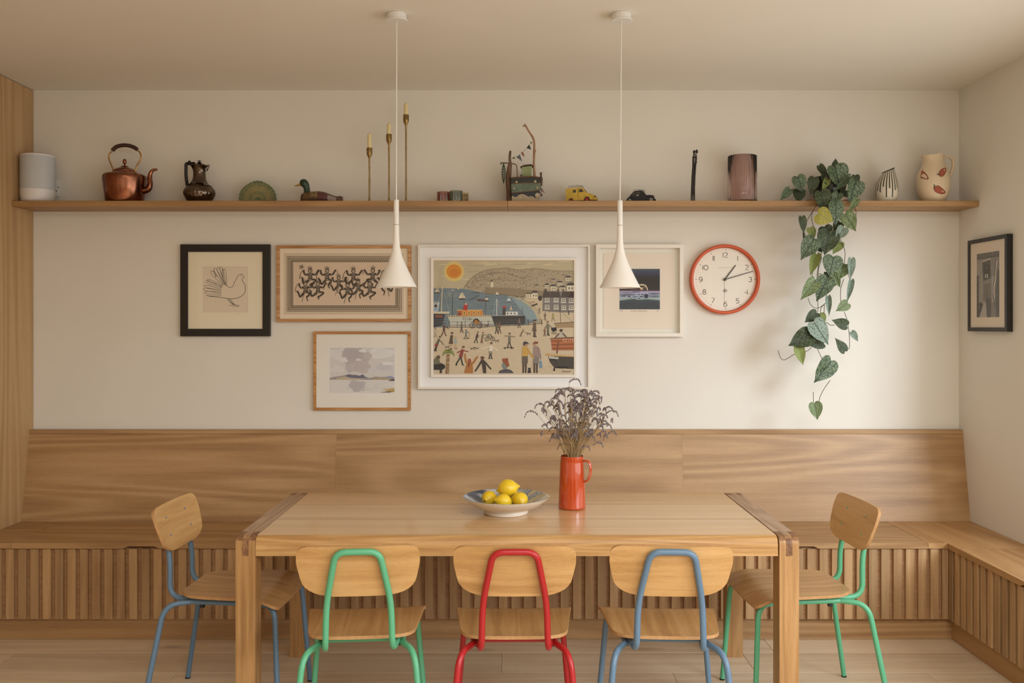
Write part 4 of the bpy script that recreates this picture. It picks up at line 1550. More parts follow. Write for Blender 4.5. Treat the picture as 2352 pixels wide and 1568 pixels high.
for (x, y, w, h) in ((370, 716, 200, 5), (540, 706, 110, 5), (760, 722, 155, 6), (370, 742, 220, 7), (614, 738, 34, 6), (660, 738, 44, 6), (700, 746, 60, 26), (380, 760, 84, 7), (476, 764, 46, 8), (540, 770, 80, 5), (636, 766, 60, 7), (760, 768, 155, 6),
                     (510, 788, 28, 5), (618, 790, 34, 6), (696, 782, 66, 6), (540, 802, 50, 5), (760, 745, 155, 5)):
    cv.circle(x + w / 2, y + h / 2, w / 2, DB, 13, 14, h)
    if w > 120:
        cv.rect(x, y - 1, x + w, y + h, DB, 13)
cv.poly([(630, 606), (680, 600), (726, 614), (742, 640), (756, 684), (744, 686), (728, 640), (710, 622), (640, 618)], (206, 188, 150), 13)
cv.poly([(640, 640), (690, 650), (716, 630), (722, 644), (700, 662), (690, 684), (650, 672)], (190, 168, 126), 13)
cv.poly([(676, 680), (692, 650), (716, 640), (736, 684)], (58, 52, 46), 14)
cv.line([(520, 676), (640, 674), (680, 688)], 4, (120, 70, 76), 14)
cv.text('12/80', 392, 964, 22, (110, 100, 86), 3, 0.9)
cv.text('Evening  Rippled Bay', 634, 964, 24, (104, 94, 80), 3, 1.1)
cv.text('1998', 884, 964, 20, (110, 100, 86), 3, 0.9)
cv.build('artwork', M_ART, t)
MB().box(a.x + 0.012, b.x - 0.012, DF + 0.002, DF + 0.0034, a.z + 0.012, b.z - 0.012).build('glass', M_PANE, t, 0)

# --- picture on the right-hand wall
XF = XR - 0.030
ya, yb2, za, zb = 4.362, 4.738, 1.4695, 1.9415
t = thing('framed_picture', 'slim black-framed monochrome street scene on the right-hand wall', 'picture', (XR - 0.015, (ya + yb2) / 2, za), 0)
m = MB()
wf_ = 0.020
o_ = [(ya, za), (yb2, za), (yb2, zb), (ya, zb)]
i_ = [(ya + wf_, za + wf_), (yb2 - wf_, za + wf_), (yb2 - wf_, zb - wf_), (ya + wf_, zb - wf_)]
for k in range(4):
    m.prism([o_[k], o_[(k + 1) % 4], i_[(k + 1) % 4], i_[k]], XF, XR - 0.001, 'yz')
m.build('frame', M_BLACKF, t, 0)
MB().box(XF + 0.006, XF + 0.009, ya + 0.018, yb2 - 0.018, za + 0.018, zb - 0.018).build('mount', MOUNT((196, 182, 156)), t, 0)


def rmap(u, v, layer):
    """u 0..1 from the far edge to the near edge of the print, v 0..1 downwards"""
    y0_, y1_ = 4.655, 4.440
    return Vector((XF + 0.006 - layer, y0_ + (y1_ - y0_) * u, 1.866 - v * 0.325))


cv = Canvas(rmap, (1.5, 1.6, 1.8), 0.003)
G = lambda v: (v, int(v * .94), int(v * .85))
cv.rect(0, 0, 1, 1, G(112), 1)
cv.rect(0, 0, 1, .07, G(84), 2)
cv.rect(0, .07, 1, .085, G(52), 2)
cv.poly([(0.02, .12), (.3, .1), (.3, .75), (.05, .8)], G(128), 2)
cv.poly([(0.25, .14), (.66, .11), (.64, .42), (.3, .45)], G(66), 3)
cv.poly([(.28, .12), (.64, .09), (.64, .11), (.28, .14)], G(170), 4)
cv.poly([(.32, .2), (.6, .18), (.58, .38), (.34, .4)], G(48), 4)
for x in (.38, .46):
    cv.rect(x, .33, x + .05, .39, G(158), 5)
cv.poly([(.25, .44), (.68, .4), (.68, .46), (.25, .48)], G(120), 5)
cv.poly([(.62, .1), (.86, .1), (.8, .4), (.76, .6), (.64, .46)], G(118), 3)
cv.poly([(.66, .38), (.84, .36), (.8, .76), (.68, .78)], G(140), 4)
cv.curve([(.9, .14), (.86, .3), (.84, .45), (.76, .56), (.8, .7)], .03, G(186), 5)
cv.curve([(.84, .1), (.8, .4), (.74, .6), (.82, .86)], .02, G(48), 6)
cv.rect(0, .34, .1, 1, G(60), 5)
cv.poly([(.9, .3), (1, .28), (1, 1), (.86, 1), (.84, .6)], G(76), 4)
cv.poly([(.1, 1), (.3, .76), (.42, .78), (.46, 1)], G(148), 5)
cv.poly([(.0, .8), (.2, .76), (.3, .8), (.12, 1), (0, 1)], G(58), 6)
cv.poly([(.42, .7), (.66, .72), (.64, 1), (.46, 1)], G(72), 5)
cv.rect(.3, .48, .62, .74, G(98), 4)
cv.line([(.5, .5), (.48, .72)], .015, G(50), 6)
for k in range(60):
    x, y = rnd.random() * .92, rnd.random() * .95
    cv.line([(x, y), (x + rnd.uniform(0, .04), y + rnd.uniform(.01, .06))], .008, G(rnd.choice([56, 72, 140, 150, 90])), 7)
cv.build('artwork', M_ART, t)
MB().box(XF + 0.0012, XF + 0.0026, ya + 0.018, yb2 - 0.018, za + 0.018, zb - 0.018).build('glass', M_PANE, t, 0)

# ---------------------------------------------------------------- wall clock
CD = DW - 0.045
cs = F / CD
cc = P(1666.5, 641, CD)
ck = thing('wall_clock', 'round wall clock with bright orange rim and white face', 'clock', (cc.x, DW - 0.022, cc.z - 0.19))
rot = Matrix.Translation((cc.x, DW, cc.z)) @ Matrix.Rotation(PI / 2, 4, 'X')
Rr = 80.6 / cs
M_ORANGE = paint('orange_clock_rim', (208, 90, 46), 0.4)
M_FACE = paint('clock_face', (236, 230, 218), 0.55)
MB().lathe([(Rr - 0.001, 0.001), (Rr, 0.03), (Rr - 0.001, 0.042), (Rr - 0.006, 0.046), (Rr - 0.013, 0.045), (Rr - 0.017, 0.040), (Rr - 0.018, 0.010), (0, 0.010), (0, 0.001), (Rr - 0.001, 0.001)], 0, 0, 96, tilt=rot).build('rim', M_ORANGE, ck)
MB().lathe([(0, 0.020), (Rr - 0.0185, 0.020), (Rr - 0.0185, 0.0105), (0, 0.0105)], 0, 0, 96, tilt=rot).build('face', M_FACE, ck, 20)
cv = Canvas(plane_map(DW - 0.0202, 0.0001), (1.0, 1.0, 1.0), 0.002)
INK = (58, 48, 38)
c0 = (1666.8, 641.2)


def arc(cx, cy, rx, ry, a0, a1, n=12):
    return [(cx + rx * math.cos(math.radians(a0 + (a1 - a0) * k / n)), cy + ry * math.sin(math.radians(a0 + (a1 - a0) * k / n))) for k in range(n + 1)]


GL = {
    '0': ([arc(.5, .5, .5, .5, 0, 360, 20)], 1.0),
    '1': ([[(0, 0), (0, 1)]], 0.0),
    '2': ([arc(.42, .28, .36, .28, 200, 400) + [(.02, 1), (.85, 1)]], .8),
    '3': ([arc(.38, .26, .34, .26, 205, 440), arc(.36, .73, .40, .27, -80, 155)], .75),
    '4': ([[(.62, 1), (.62, 0), (0, .76), (.85, .76)]], .85),
    '5': ([[(.75, 0), (.14, 0), (.08, .44)] + arc(.38, .68, .38, .32, 218, 505)], .75),
    '6': ([arc(.42, .68, .40, .32, 0, 360, 18), [(.06, .6), (.16, .3), (.36, .06), (.62, 0), (.74, .04)]], .82),
    '7': ([[(0, 0), (.75, 0), (.2, 1)]], .75),
    '8': ([arc(.42, .25, .32, .25, 0, 360, 16), arc(.42, .74, .42, .26, 0, 360, 16)], .84),
    '9': ([arc(.42, .32, .40, .32, 0, 360, 18), [(.82, .36), (.78, .68), (.56, .94), (.3, 1), (.1, .95)]], .84),
}


def numeral(s, x, y, h, w=1.25):
    tot = sum(max(GL[ch][1], .08) * h * .85 for ch in s) + h * .18 * (len(s) - 1)
    u = x - tot / 2
    for ch in s:
        st, wd = GL[ch]
        for l in st:
            cv.line([(u + p[0] * h * .85, y - h / 2 + p[1] * h) for p in l], w, INK, 3)
        u += max(wd, .08) * h * .85 + h * .18


for s, x, y in (('12', 1666, 585.6), ('1', 1695, 593), ('2', 1715, 614), ('3', 1723, 641.6), ('4', 1714.6, 670), ('5', 1693.7, 690.6), ('6', 1665.8, 698.2), ('7', 1638, 689.6), ('8', 1617.6, 670), ('9', 1609.5, 641.6), ('10', 1620.2, 614.4), ('11', 1639.6, 593)):
    numeral(s, x, y, 11.0)
for k in range(60):
    a = k * PI / 30
    r0, r1 = (66.2, 69.2) if k % 5 == 0 else (66.8, 68.6)
    cv.line([(c0[0] + r0 * math.sin(a), c0[1] - r0 * math.cos(a)), (c0[0] + r1 * math.sin(a), c0[1] - r1 * math.cos(a))], 0.9 if k % 5 == 0 else 0.4, INK if k % 5 == 0 else (150, 140, 126), 3)
for k, ch in enumerate('NEWGATE'):
    cv.text(ch, 1650.5 + k * 5.35, 614.6, 3.2, (140, 128, 112), 3)
dx, dy = 1665.8, 667.2
cv.line([(dx - 5.2, dy), (dx, dy - 4.4), (dx + 5.2, dy), (dx, dy + 4.4), (dx - 5.2, dy)], .6, INK, 3)
cv.line([(dx - 3, dy + 1.4), (dx - 1.2, dy - 2), (dx + 1, dy + 2), (dx + 2.8, dy - 1.2)], .8, INK, 3)
cv.line([(dx - .8, dy - 2), (dx - .8, dy + 3)], .6, INK, 3)
cv.build('dial_print', M_ART, ck)


def hand(name, x, y, w, tail, yd):
    a_, b_ = P(c0[0], c0[1], CD), P(x, y, CD)
    d = (b_ - a_)
    L = d.length
    d.normalize()
    n = Vector((-d.z, 0, d.x))
    q = []
    for (u, v) in ((-tail, -w), (L, -w * .8), (L, w * .8), (-tail, w)):
        p = a_ + d * u + n * v
        q.append((p.x, p.z))
    MB().prism(q, DW - yd, DW - yd + 0.001, 'xz').build(name, M_HAND, ck, 0)


M_HAND = paint('clock_hand', (58, 48, 38), 0.4)
hand('hour_hand', 1692, 608.2, 0.0030, 0.0, 0.026)
hand('minute_hand', 1732, 622.2, 0.0022, 0.0, 0.029)
hand('second_hand', 1666.4, 697, 0.0003, 0.0, 0.0235)
rot2 = Matrix.Translation((P(*c0, CD).x, DW, P(*c0, CD).z)) @ Matrix.Rotation(PI / 2, 4, 'X')
MB().lathe([(0.0075, 0.0245), (0.0075, 0.032), (0.004, 0.032), (0.004, 0.0245)], 0, 0, 20, tilt=rot2).build('hub', M_HAND, ck)

# ---------------------------------------------------------------- wall socket
s = F / DW
sk = thing('wall_socket', 'white double wall socket half hidden behind the grey speaker', 'socket', (P(107, 0, DW).x, DW - 0.005, P(0, 450, DW).z))
a, b = P(76, 451, DW), P(138, 414.5, DW)
MB().box(a.x, b.x, DW - 0.009, DW - 0.0005, a.z, b.z, 0.002, seg=2).build('plate', M_WHITEP, sk)
for (x, y) in ((125.4, 428.8), (134, 430), (129.5, 438.5)):
    c = P(x, y, DW - 0.009)
    MB().box(c.x - 0.0022, c.x + 0.0022, DW - 0.0096, DW - 0.009, c.z - 0.0035, c.z + 0.0035).build('slot', M_DARK, sk, 0)

# ---------------------------------------------------------------- objects on the shelf
ZS0 = ZSH


def prof_px(pr, D, zmin=ZS0):
    s = F / D
    return [(r / s, max(zmin, EYE - (y - HY) / s)) for r, y in pr]


def XY(px, D):
    return (px - CX) / F * D


def shelf_thing(name, label, cat, px, D, group=None):
    return thing(name, label, cat, (XY(px, D), D, ZS0), 0, group)


# speaker
M_FAB = paint('speaker_mesh_cloth', (196, 200, 204), 0.8, bump=0.25, bscale=900)
M_SPB = paint('speaker_base_white', (226, 224, 224), 0.45)
D = 4.772
s = F / D
o = shelf_thing('smart_speaker', 'pale grey cylindrical speaker with white base at the shelf end', 'speaker', 86.5, D)
X = XY(86.5, D)
r = 0.084
top = EYE - (357 - HY) / s
MB().lathe([(0, ZS0 + 0.068), (r, ZS0 + 0.068), (r, top - 0.012), (r - 0.003, top - 0.004), (r - 0.012, top), (0, top)], X, D, 48).build('grille', M_FAB, o)
MB().lathe([(r - 0.001, top - 0.010), (r + 0.0006, top - 0.009), (r - 0.001, top - 0.002), (r - 0.010, top + 0.0015), (0, top + 0.0015)], X, D, 48).build('top_cap', M_SPB, o)
MB().lathe([(0, ZS0 + 0.0005), (r - 0.012, ZS0 + 0.0005), (r - 0.004, ZS0 + 0.010), (r - 0.001, ZS0 + 0.03), (r, ZS0 + 0.0675), (0, ZS0 + 0.0675)], X, D, 48).build('base', M_SPB, o)
dx = (71.5 - 86.5) / s
yy = D - math.sqrt(r * r - dx * dx) - 0.0006
cv = Canvas(lambda px, py, l: Vector((XY(px, yy), yy + (px - 71.5) / s * dx / math.sqrt(r * r - dx * dx) - l, EYE - (py - HY) / F * yy)), (1, 1, 1), 0.0003)
cv.text('SONOS', 71.5, 367, 5.2, (246, 246, 246), 1, 1.0, PI / 2)
cv.build('wordmark', M_ART, o)

# copper kettle
M_COP = metal_mat('old_copper', (140, 92, 70), 0.20, 0.35, 14, 0.4, 16)
M_BRASS = metal_mat('brass_wire', (176, 140, 84), 0.3, 0.2, 60, 0.25, 30)
M_BROWNGRIP = paint('brown_handle', (64, 40, 28), 0.35, var=0.2, vscale=30)
D = 4.782
s = F / D
X = XY(286.3, D)
o = shelf_thing('copper_kettle', 'antique copper kettle with arched handle and swan-neck spout on the shelf', 'kettle', 286.3, D)
MB().lathe(prof_px([(0, 467.3), (40, 467.3), (41.5, 465), (46, 430), (48.2, 413), (48.4, 408), (47.4, 404), (43, 401), (30, 397.5), (27.5, 396.5), (27, 394.5), (24, 394.5), (0, 394.5)], D), X, D, 56).build('body', M_COP, o)
MB().lathe(prof_px([(24.5, 394.6), (24.5, 393), (21, 389), (14, 386.2), (9.5, 384.6), (7.5, 381.5), (3, 380.2), (1.6, 379), (1.5, 377), (3.4, 375.5), (4.4, 373.5), (4.6, 370.5), (3.6, 367), (1.5, 364.8), (0, 364.6)], D), X, D, 40).build('lid', M_COP, o)
MB().tube(smoothpath([P(x, y, D) for x, y in ((318, 434), (330, 437.5), (341, 433), (344.6, 422), (343.8, 408), (346.2, 396.5), (352, 390.5), (361, 389))], 6),
          [9.0 / s * (1 - 0.0) if k < 3 else max(2.6, 9.0 - k * 0.155) / s for k in range(43)], 16).build('spout', M_COP, o)
hd = MB()
for pts in (((262.9, 396), (255.7, 379), (250.6, 366), (250.6, 355), (257, 347)), ((310.3, 396.5), (314, 381), (321, 370), (323.8, 360), (321, 350), (315.5, 344.5))):
    hd.tube(smoothpath([P(x, y, D) for x, y in pts], 6), 1.7 / s, 10)
h_ = hd.build('handle', M_BRASS, o)
MB().tube(smoothpath([P(x, y, D) for x, y in ((257.8, 345.5), (267, 337.2), (277, 334.2), (287, 333.4), (298, 334.8), (308, 338.4), (315.2, 343.2))], 5), 4.6 / s, 14).build('grip', M_BROWNGRIP, h_)

# silver coffee pot
M_SIL = metal_mat('tarnished_silver', (104, 92, 82), 0.14, 0.15, 30, 0.3, 24)
M_EBONY = paint('ebony_handle', (30, 24, 20), 0.4)
D = 4.782
s = F / D
X = XY(458, D)
o = shelf_thing('coffee_pot', 'tarnished silver coffee pot with fluted belly and black handle', 'coffee pot', 458, D)
MB().lathe(prof_px([(0, 467.3), (24, 467.3), (27, 463), (33.6, 450), (35, 443), (33, 436), (28.5, 430)], D), X, D, 96,
           rfun=lambda a, j: 1 + (0.022 * math.cos(24 * a) if j >= 3 else 0)).build('belly', M_SIL, o, 60)
MB().lathe(prof_px([(27, 430.5), (28.6, 428), (26, 426), (20.5, 422), (16.5, 415), (14.4, 408), (13.6, 398), (14.4, 391), (17, 385.5), (20.5, 381.5), (20, 380), (0, 380)], D), X, D, 48).build('neck', M_SIL, o)
MB().lathe(prof_px([(19.5, 380.2), (14, 378.6), (8, 375), (3.5, 373), (1.2, 371.5), (1.2, 370.6), (5, 370.2), (5, 369.2), (1, 368.4), (0, 366.8)], D), X, D, 32).build('lid', M_SIL, o)
MB().tube([P(471, 389, D), P(476, 383.5, D), P(481, 379, D)], [6.5 / s, 4.2 / s, 1.6 / s], 12).build('spout', M_SIL, o)
MB().tube(filletpath([P(430.5, 428, D), P(427.2, 405, D), P(427.4, 375.5, D), P(448, 375.5, D)], [0.02, 0.008], 5), 3.9 / s, 4, flat=0.8).build('handle', M_EBONY, o, 30)
MB().box(P(432.6, 0, D).x, P(437.4, 0, D).x, D - 0.004, D + 0.004, P(0, 373, D).z, P(0, 368.8, D).z, 0.001).build('thumb_piece', M_EBONY, o)

# green scalloped leaf plaque
M_GPL = paint('green_glaze', (88, 104, 66), 0.3, var=0.35, vscale=60, coat=0.4)
M_GRIB = paint('gilded_rib', (176, 160, 112), 0.45, var=0.2, vscale=80)
D = 4.80
s = F / D
o = shelf_thing('leaf_plate', 'green fan-shaped leaf plate with pale ribs leaning against the wall', 'plate', 592, D)
cx, cz = XY(592, D), EYE - (460 - HY) / s
pts = []
n = 150
for k in range(n + 1):
    a = -0.12 + (PI + 0.24) * k / n
    rr = (43.2 + 1.3 * abs(math.sin(a * 15)) - 1.3 * (0.5 + 0.5 * math.cos(a * 6))) / s
    pts.append((cx + rr * math.cos(a) * 1.0, cz + rr * math.sin(a) * 1.02))
pts = [(x, max(z, ZS0 + 0.0006)) for x, z in pts]
MB().prism(pts, D - 0.004, D + 0.004, 'xz').build('leaf', M_GPL, o, 0)
rb = MB()
for k in range(44):
    a = 0.03 + (PI - 0.06) * k / 43
    L = (41 if k % 2 == 0 else 34) / s
    st = (8 if k % 2 == 0 else 20) / s
    rb.tube([(cx + st * math.cos(a), D - 0.004, cz + st * math.sin(a) + 0.001), (cx + L * math.cos(a), D - 0.0045, cz + L * math.sin(a) + 0.001)], [0.0012, 0.0007], 5)
    for f_ in (0.6, 0.8):
        for d_ in (-0.05, 0.05):
            rb.tube([(cx + L * f_ * math.cos(a), D - 0.004, cz + L * f_ * math.sin(a) + 0.001), (cx + L * (f_ + .16) * math.cos(a + d_), D - 0.0045, cz + L * (f_ + .16) * math.sin(a + d_) + 0.001)], 0.0006, 4)
rb.build('ribs', M_GRIB, o)

# painted duck
M_TINT = attr_mat('painted_wood', 0.45)
D = 4.76
s = F / D
o = shelf_thing('decoy_duck', 'carved wooden decoy duck with green head and brown body', 'duck', 735, D)
st = [(690.5, 455, 3), (692.5, 447, 9), (697, 443.5, 15), (705, 441.8, 19), (715, 440.6, 22), (733, 439.4, 24), (746, 441.2, 23), (756, 445.0, 20), (766, 449.0, 16), (774, 451.0, 12), (783, 450.0, 9), (787, 451.6, 6)]
m = MB()
seg = 20
rnd = random.Random(3)
rows_ = []
for (px, pt, hw) in st:
    row = []
    zt = EYE - (pt - HY) / s
    zb_ = ZS0 + 0.0005 if px < 782 else ZS0 + 0.006
    for k in range(seg):
        a = 2 * PI * k / seg
        c_, s_ = math.cos(a), math.sin(a)
        y = hw / s * abs(c_) ** 0.75 * (1 if c_ > 0 else -1)
        zc = zb_ + (zt - zb_) * 0.42
        z = zc + (zt - zc) * s_ if s_ > 0 else zc + (zc - zb_) * max(-1, s_ * 1.25)
        row.append(Vector((XY(px, D), D + y, z)))
    rows_.append(row)
for i in range(len(st) - 1):
    for k in range(seg):
        px = st[i][0]
        zz = math.sin(2 * PI * (k + .5) / seg)
        front = math.cos(2 * PI * (k + .5) / seg) < 0
        if px < 697:
            c_ = (84, 64, 48)
        elif px < 714:
            c_ = (112, 88, 58)
        elif px < 732:
            c_ = (138, 116, 82) if zz > 0 else (100, 78, 54)
        elif px < 755:
            c_ = (92, 58, 56) if front and zz > -.7 else (110, 90, 64)
        elif px < 774:
            c_ = (150, 134, 124) if zz < .6 else (96, 66, 58)
        else:
            c_ = (98, 70, 58)
        k2 = (k + 1) % seg
        m.add([rows_[i][k], rows_[i][k2], rows_[i + 1][k2], rows_[i + 1][k]], [[0, 1, 2, 3]], 0, lin(c_))
m.add(rows_[0], [list(range(seg))], 0, lin((84, 64, 48)))
m.add(rows_[-1], [list(range(seg))], 0, lin((98, 70, 58)))
for i in range(170):     # feather flecks on the breast and back
    px = rnd.uniform(693, 730)
    zf = rnd.uniform(0.1, 0.86)
    j = max(q for q in range(len(st)) if st[q][0] <= px)
    t_ = (px - st[j][0]) / (st[j + 1][0] - st[j][0])
    pt, hw = st[j][1] * (1 - t_) + st[j + 1][1] * t_, st[j][2] * (1 - t_) + st[j + 1][2] * t_
    zt = EYE - (pt - HY) / s
    z = ZS0 + (zt - ZS0) * zf
    sn = (zf - .42) / .58 if zf > .42 else (zf - .42) / .42 / 1.25
    cn = math.sqrt(max(0.02, 1 - sn * sn)) ** 0.75
    m.ball((XY(px, D), D - hw / s * cn + 0.0006, z), 0.0016, 0.0012, 0.0022, 5, 4, col=lin(rnd.choice([(58, 42, 30), (70, 50, 36), (120, 98, 66), (60, 44, 32)])))
m.build('body', M_TINT, o, 50)
M_DGRN = paint('duck_green', (38, 60, 48), 0.3)
hd = MB()
hd.tube(smoothpath([P(x, y, D) for x, y in ((706, 448), (705, 438), (704, 430), (700, 422), (696, 418))], 5), [v / s for v in (9.5, 8.8, 8.2, 7.8, 7.4, 7.2, 7.1, 7.0, 7.0, 7.1, 7.4, 7.8, 8.2, 8.6, 9.0, 9.2, 9.3, 9.0, 8.4, 7.6, 6.2)], 16)
hd.ball(P(697.5, 419.5, D), 9.6 / s, 8.2 / s, 8.6 / s, 18, 12)
hh = hd.build('head', M_DGRN, o, 60)
MB().tube([P(691, 423, D), P(686, 424.6, D), P(681, 426, D), P(677, 427, D)], [4.6 / s, 2.8 / s, 1.9 / s, 1.3 / s], 12, flat=1.4).build('bill', paint('duck_bill', (176, 146, 84), 0.4), hh)
MB().ball(P(693.5, 416.5, D) + Vector((0, -8.0 / s, 0)), 0.0028, None, None, 8, 6).build('eye', M_EBONY, hh)

# candlesticks
M_GOLD = metal_mat('antique_brass', (150, 126, 82), 0.36, 0.35, 90, 0.3, 60)
M_WAX = paint('ivory_wax', (236, 220, 168), 0.5)
D = 4.765
s = F / D
for (px, ct, cb, kt, wick, label) in ((848.6, 339.8, 363, 307.8, 305, 'shortest of three slim brass candlesticks, holding an ivory candle'),
                                      (893.5, 308.4, 331.4, 283.8, 281, 'middle-height slim brass candlestick with an ivory candle'),
                                      (932.6, 263.8, 288, 237.8, 235, 'tallest slim brass candlestick with an ivory candle')):
    o = shelf_thing('candlestick', label, 'candlestick', px, D, 'brass candlesticks on the shelf')
    X = XY(px, D)
    sm = MB()
    sm.lathe(prof_px([(0, 467.6), (13, 467.6), (13.4, 466.6), (6, 464.6), (2.4, 461), (1.9, 456), (1.8, 440), (2.1, 420), (1.7, 400), (1.9, cb + 20), (2.2, cb + 1), (4.6, cb - 5), (6.5, cb - 9), (6.7, cb - 12)], D), X, D, 14,
             rfun=lambda a, j: 1 + 0.05 * math.sin(a * 3 + j))
    sm.build('stem', M_GOLD, o)
    MB().lathe(prof_px([(6.6, cb - 11.5), (6.8, ct + 2), (6.4, ct), (5.2, ct), (5.0, ct + 4), (0, ct + 4)], D), X, D, 20).build('cup', M_GOLD, o)
    cd = MB().lathe(prof_px([(0, ct + 3.8), (4.7, ct + 3.8), (4.5, kt + 1.4), (3.6, kt), (1.2, kt + .8), (0, kt + 1)], D), X, D, 18).build('candle', M_WAX, o)
    MB().tube([P(px, kt + 1.5, D), P(px + .3, wick, D)], 0.0010, 6).build('wick', M_EBONY, cd)

# ribbed tealight glasses
for (px, hw, top, D, c, lab) in ((1018.8, 14.3, 441.0, 4.775, (196, 156, 146), 'small pink ribbed glass tealight holder, leftmost of three'),
                                 (1047.6, 14.4, 438.8, 4.745, (170, 176, 160), 'small grey-green ribbed glass tealight holder, front and middle of three'),
                                 (1063.5, 11.8, 444.0, 4.835, (206, 190, 134), 'small amber ribbed glass tealight holder, rightmost of three')):
    o = shelf_thing('tealight_holder', lab, 'tealight holder', px, D, 'ribbed tealight glasses')
    g = glass_mat('tealight_glass_%d' % c[0], lin(tuple(min(255, v + 16) for v in c)), 0.05, 0.15, 0.12)
    X = XY(px, D)
    MB().lathe(prof_px([(0, 469.5), (hw - 1, 469.5), (hw, 467.5), (hw, top), (hw - 1.3, top), (hw - 1.3, 463), (0, 463)], D, ZS0 + 0.0004), X, D, 96, rfun=lambda a, j: 1 + (0.03 * math.cos(32 * a) if j in (2, 3) else 0)).build('glass', g, o, 60)
    MB().lathe(prof_px([(0, 462.5), (hw - 3.5, 462.5), (hw - 3.5, 457), (0, 457)], D), X, D, 20).build('tealight', M_WAX, o)

# driftwood boat
D = 4.77
s = F / D
o = shelf_thing('model_boat', 'rustic driftwood fishing boat ornament with bunting and a tall bent mast', 'boat', 1208, D)
M_DRIFT = wood('driftwood', (70, 50, 38), (98, 72, 54), (124, 96, 74), 'z', 0.8, ring=12, ringw=0.3, across=40, along=3, var=0.02)
M_MAST = wood('pale_driftwood', (128, 92, 68), (154, 116, 88), (176, 140, 110), 'z', 0.8, ring=8, ringw=0.2, across=60, along=4, var=0.02)
M_HULL1 = paint('hull_dark_green', (42, 48, 42), 0.6, var=0.25, vscale=40)
M_HULL2 = paint('hull_sea_green', (98, 112, 94), 0.6, var=0.3, vscale=40)
M_HULL3 = paint('hull_navy', (44, 54, 62), 0.6, var=0.3, vscale=40)
M_WAVE = paint('wave_cream', (176, 160, 134), 0.7, var=0.15, vscale=50)
M_RUSTY = paint('rail_brown', (98, 68, 50), 0.8, var=0.2, vscale=50)


def B(x, y):
    return (1140 + x / 7.84, 270 + y / 7.84)


def slabpx(pts, D0, D1, bowl=0.0):
    """polygon in boat-crop pixels extruded in depth"""
    q = []
    for p in pts:
        a = P(*B(*p), D)
        q.append((a.x, max(ZS0 + 0.0005, a.z)))
    return MB().prism(q, D0, D1, 'xz')


hullD = (D - 0.045, D + 0.045)
slabpx([(262, 1098), (640, 1076), (800, 1096), (806, 1118), (640, 1098), (270, 1122)], D - 0.048, D + 0.048).build('gunwale', M_RUSTY, o, 0)
slabpx([(262, 1122), (640, 1100), (806, 1118), (800, 1190), (540, 1186), (270, 1204)], *hullD).build('hull_plank', M_HULL1, o, 0)
slabpx([(266, 1222), (540, 1196), (796, 1200), (786, 1330), (560, 1352), (276, 1376)], D - 0.043, D + 0.043).build('hull_plank', M_HULL2, o, 0)
slabpx([(262, 1206), (540, 1184), (800, 1190), (796, 1202), (540, 1198), (268, 1222)], D - 0.046, D + 0.046).build('hull_strip', M_RUSTY, o, 0)
slabpx([(270, 1372), (560, 1350), (784, 1326), (784, 1342), (560, 1366), (276, 1390)], D - 0.045, D + 0.045).build('hull_strip', M_RUSTY, o, 0)
slabpx([(274, 1388), (560, 1366), (782, 1342), (768, 1490), (280, 1490)], D - 0.040, D + 0.040).build('hull_plank', M_HULL3, o, 0)
slabpx([(278, 1424), (330, 1450), (372, 1446), (400, 1416), (440, 1398), (480, 1396), (530, 1418), (570, 1444), (610, 1436), (650, 1440), (700, 1466), (768, 1440), (766, 1540), (280, 1540)], D - 0.0425, D + 0.030).build('wave', M_WAVE, o, 0)
for (x, y, rr) in ((364, 1160, 20), (702, 1148, 23), (320, 1276, 18), (738, 1262, 20), (740, 1400, 44)):
    p = P(*B(x, y), D - 0.0455)
    MB().lathe([(0, 0), (rr / 7.84 / s, 0), (rr / 7.84 / s, 0.0022), (0, 0.0022)], 0, 0, 16, tilt=Matrix.Translation(p) @ Matrix.Rotation(PI / 2, 4, 'X')).build('porthole', M_WAVE, o, 30)
MB().tube(smoothpath([P(*B(x, y), D - 0.01) for x, y in ((254, 596), (240, 720), (246, 830), (228, 960), (214, 1140), (224, 1340), (228, 1485), (229, 1543))], 4),
          [v / s for v in (1.8, 2.4, 2.8, 3.0, 3.1, 3.1, 3.1, 3.4, 4.2, 4.8, 5.2, 5.6, 5.9, 6.2, 6.3, 6.3, 6.3, 6.2, 6.1, 6.1, 6.1, 6.1, 6.1, 6.0, 6.0, 6.0, 6.0, 6.0, 6.0)], 9).build('stern_post', M_DRIFT, o, 30)
ms = MB()
ms.tube(smoothpath([P(*B(x, y), D) for x, y in ((692, 1090), (682, 960), (676, 800), (680, 640), (680, 430), (640, 330), (580, 240), (520, 130))], 4), [v / s for v in [3.0] * 4 + [2.7] * 8 + [2.5] * 9 + [2.1] * 8], 9)
ms.tube([P(*B(530, 150), D), P(*B(474, 150), D)], [2.2 / s, 1.7 / s], 7)
ms.tube([P(*B(524, 140), D), P(*B(508, 112), D)], [2.0 / s, 1.3 / s], 7)
ms.tube(smoothpath([P(*B(690, 560), D), P(*B(706, 600), D), P(*B(694, 640), D)], 4), 1.2 / s, 6)
ms.build('mast', M_MAST, o, 40)
cb_ = slabpx([(460, 900), (640, 880), (632, 1082), (466, 1088)], D - 0.02, D + 0.02)
M_CAB = paint('cabin_green', (150, 160, 118), 0.7, var=0.12, vscale=60)
cab = cb_.build('cabin', M_CAB, o, 0)
rg = MB()
for k in range(9):
    x = 470 + k * 20
    rg.tube([P(*B(x, 905 - k * 2), D - 0.0205), P(*B(x, 1080), D - 0.0205)], 0.0011, 5)
rg.build('cabin_ribs', M_CAB, cab, 40)
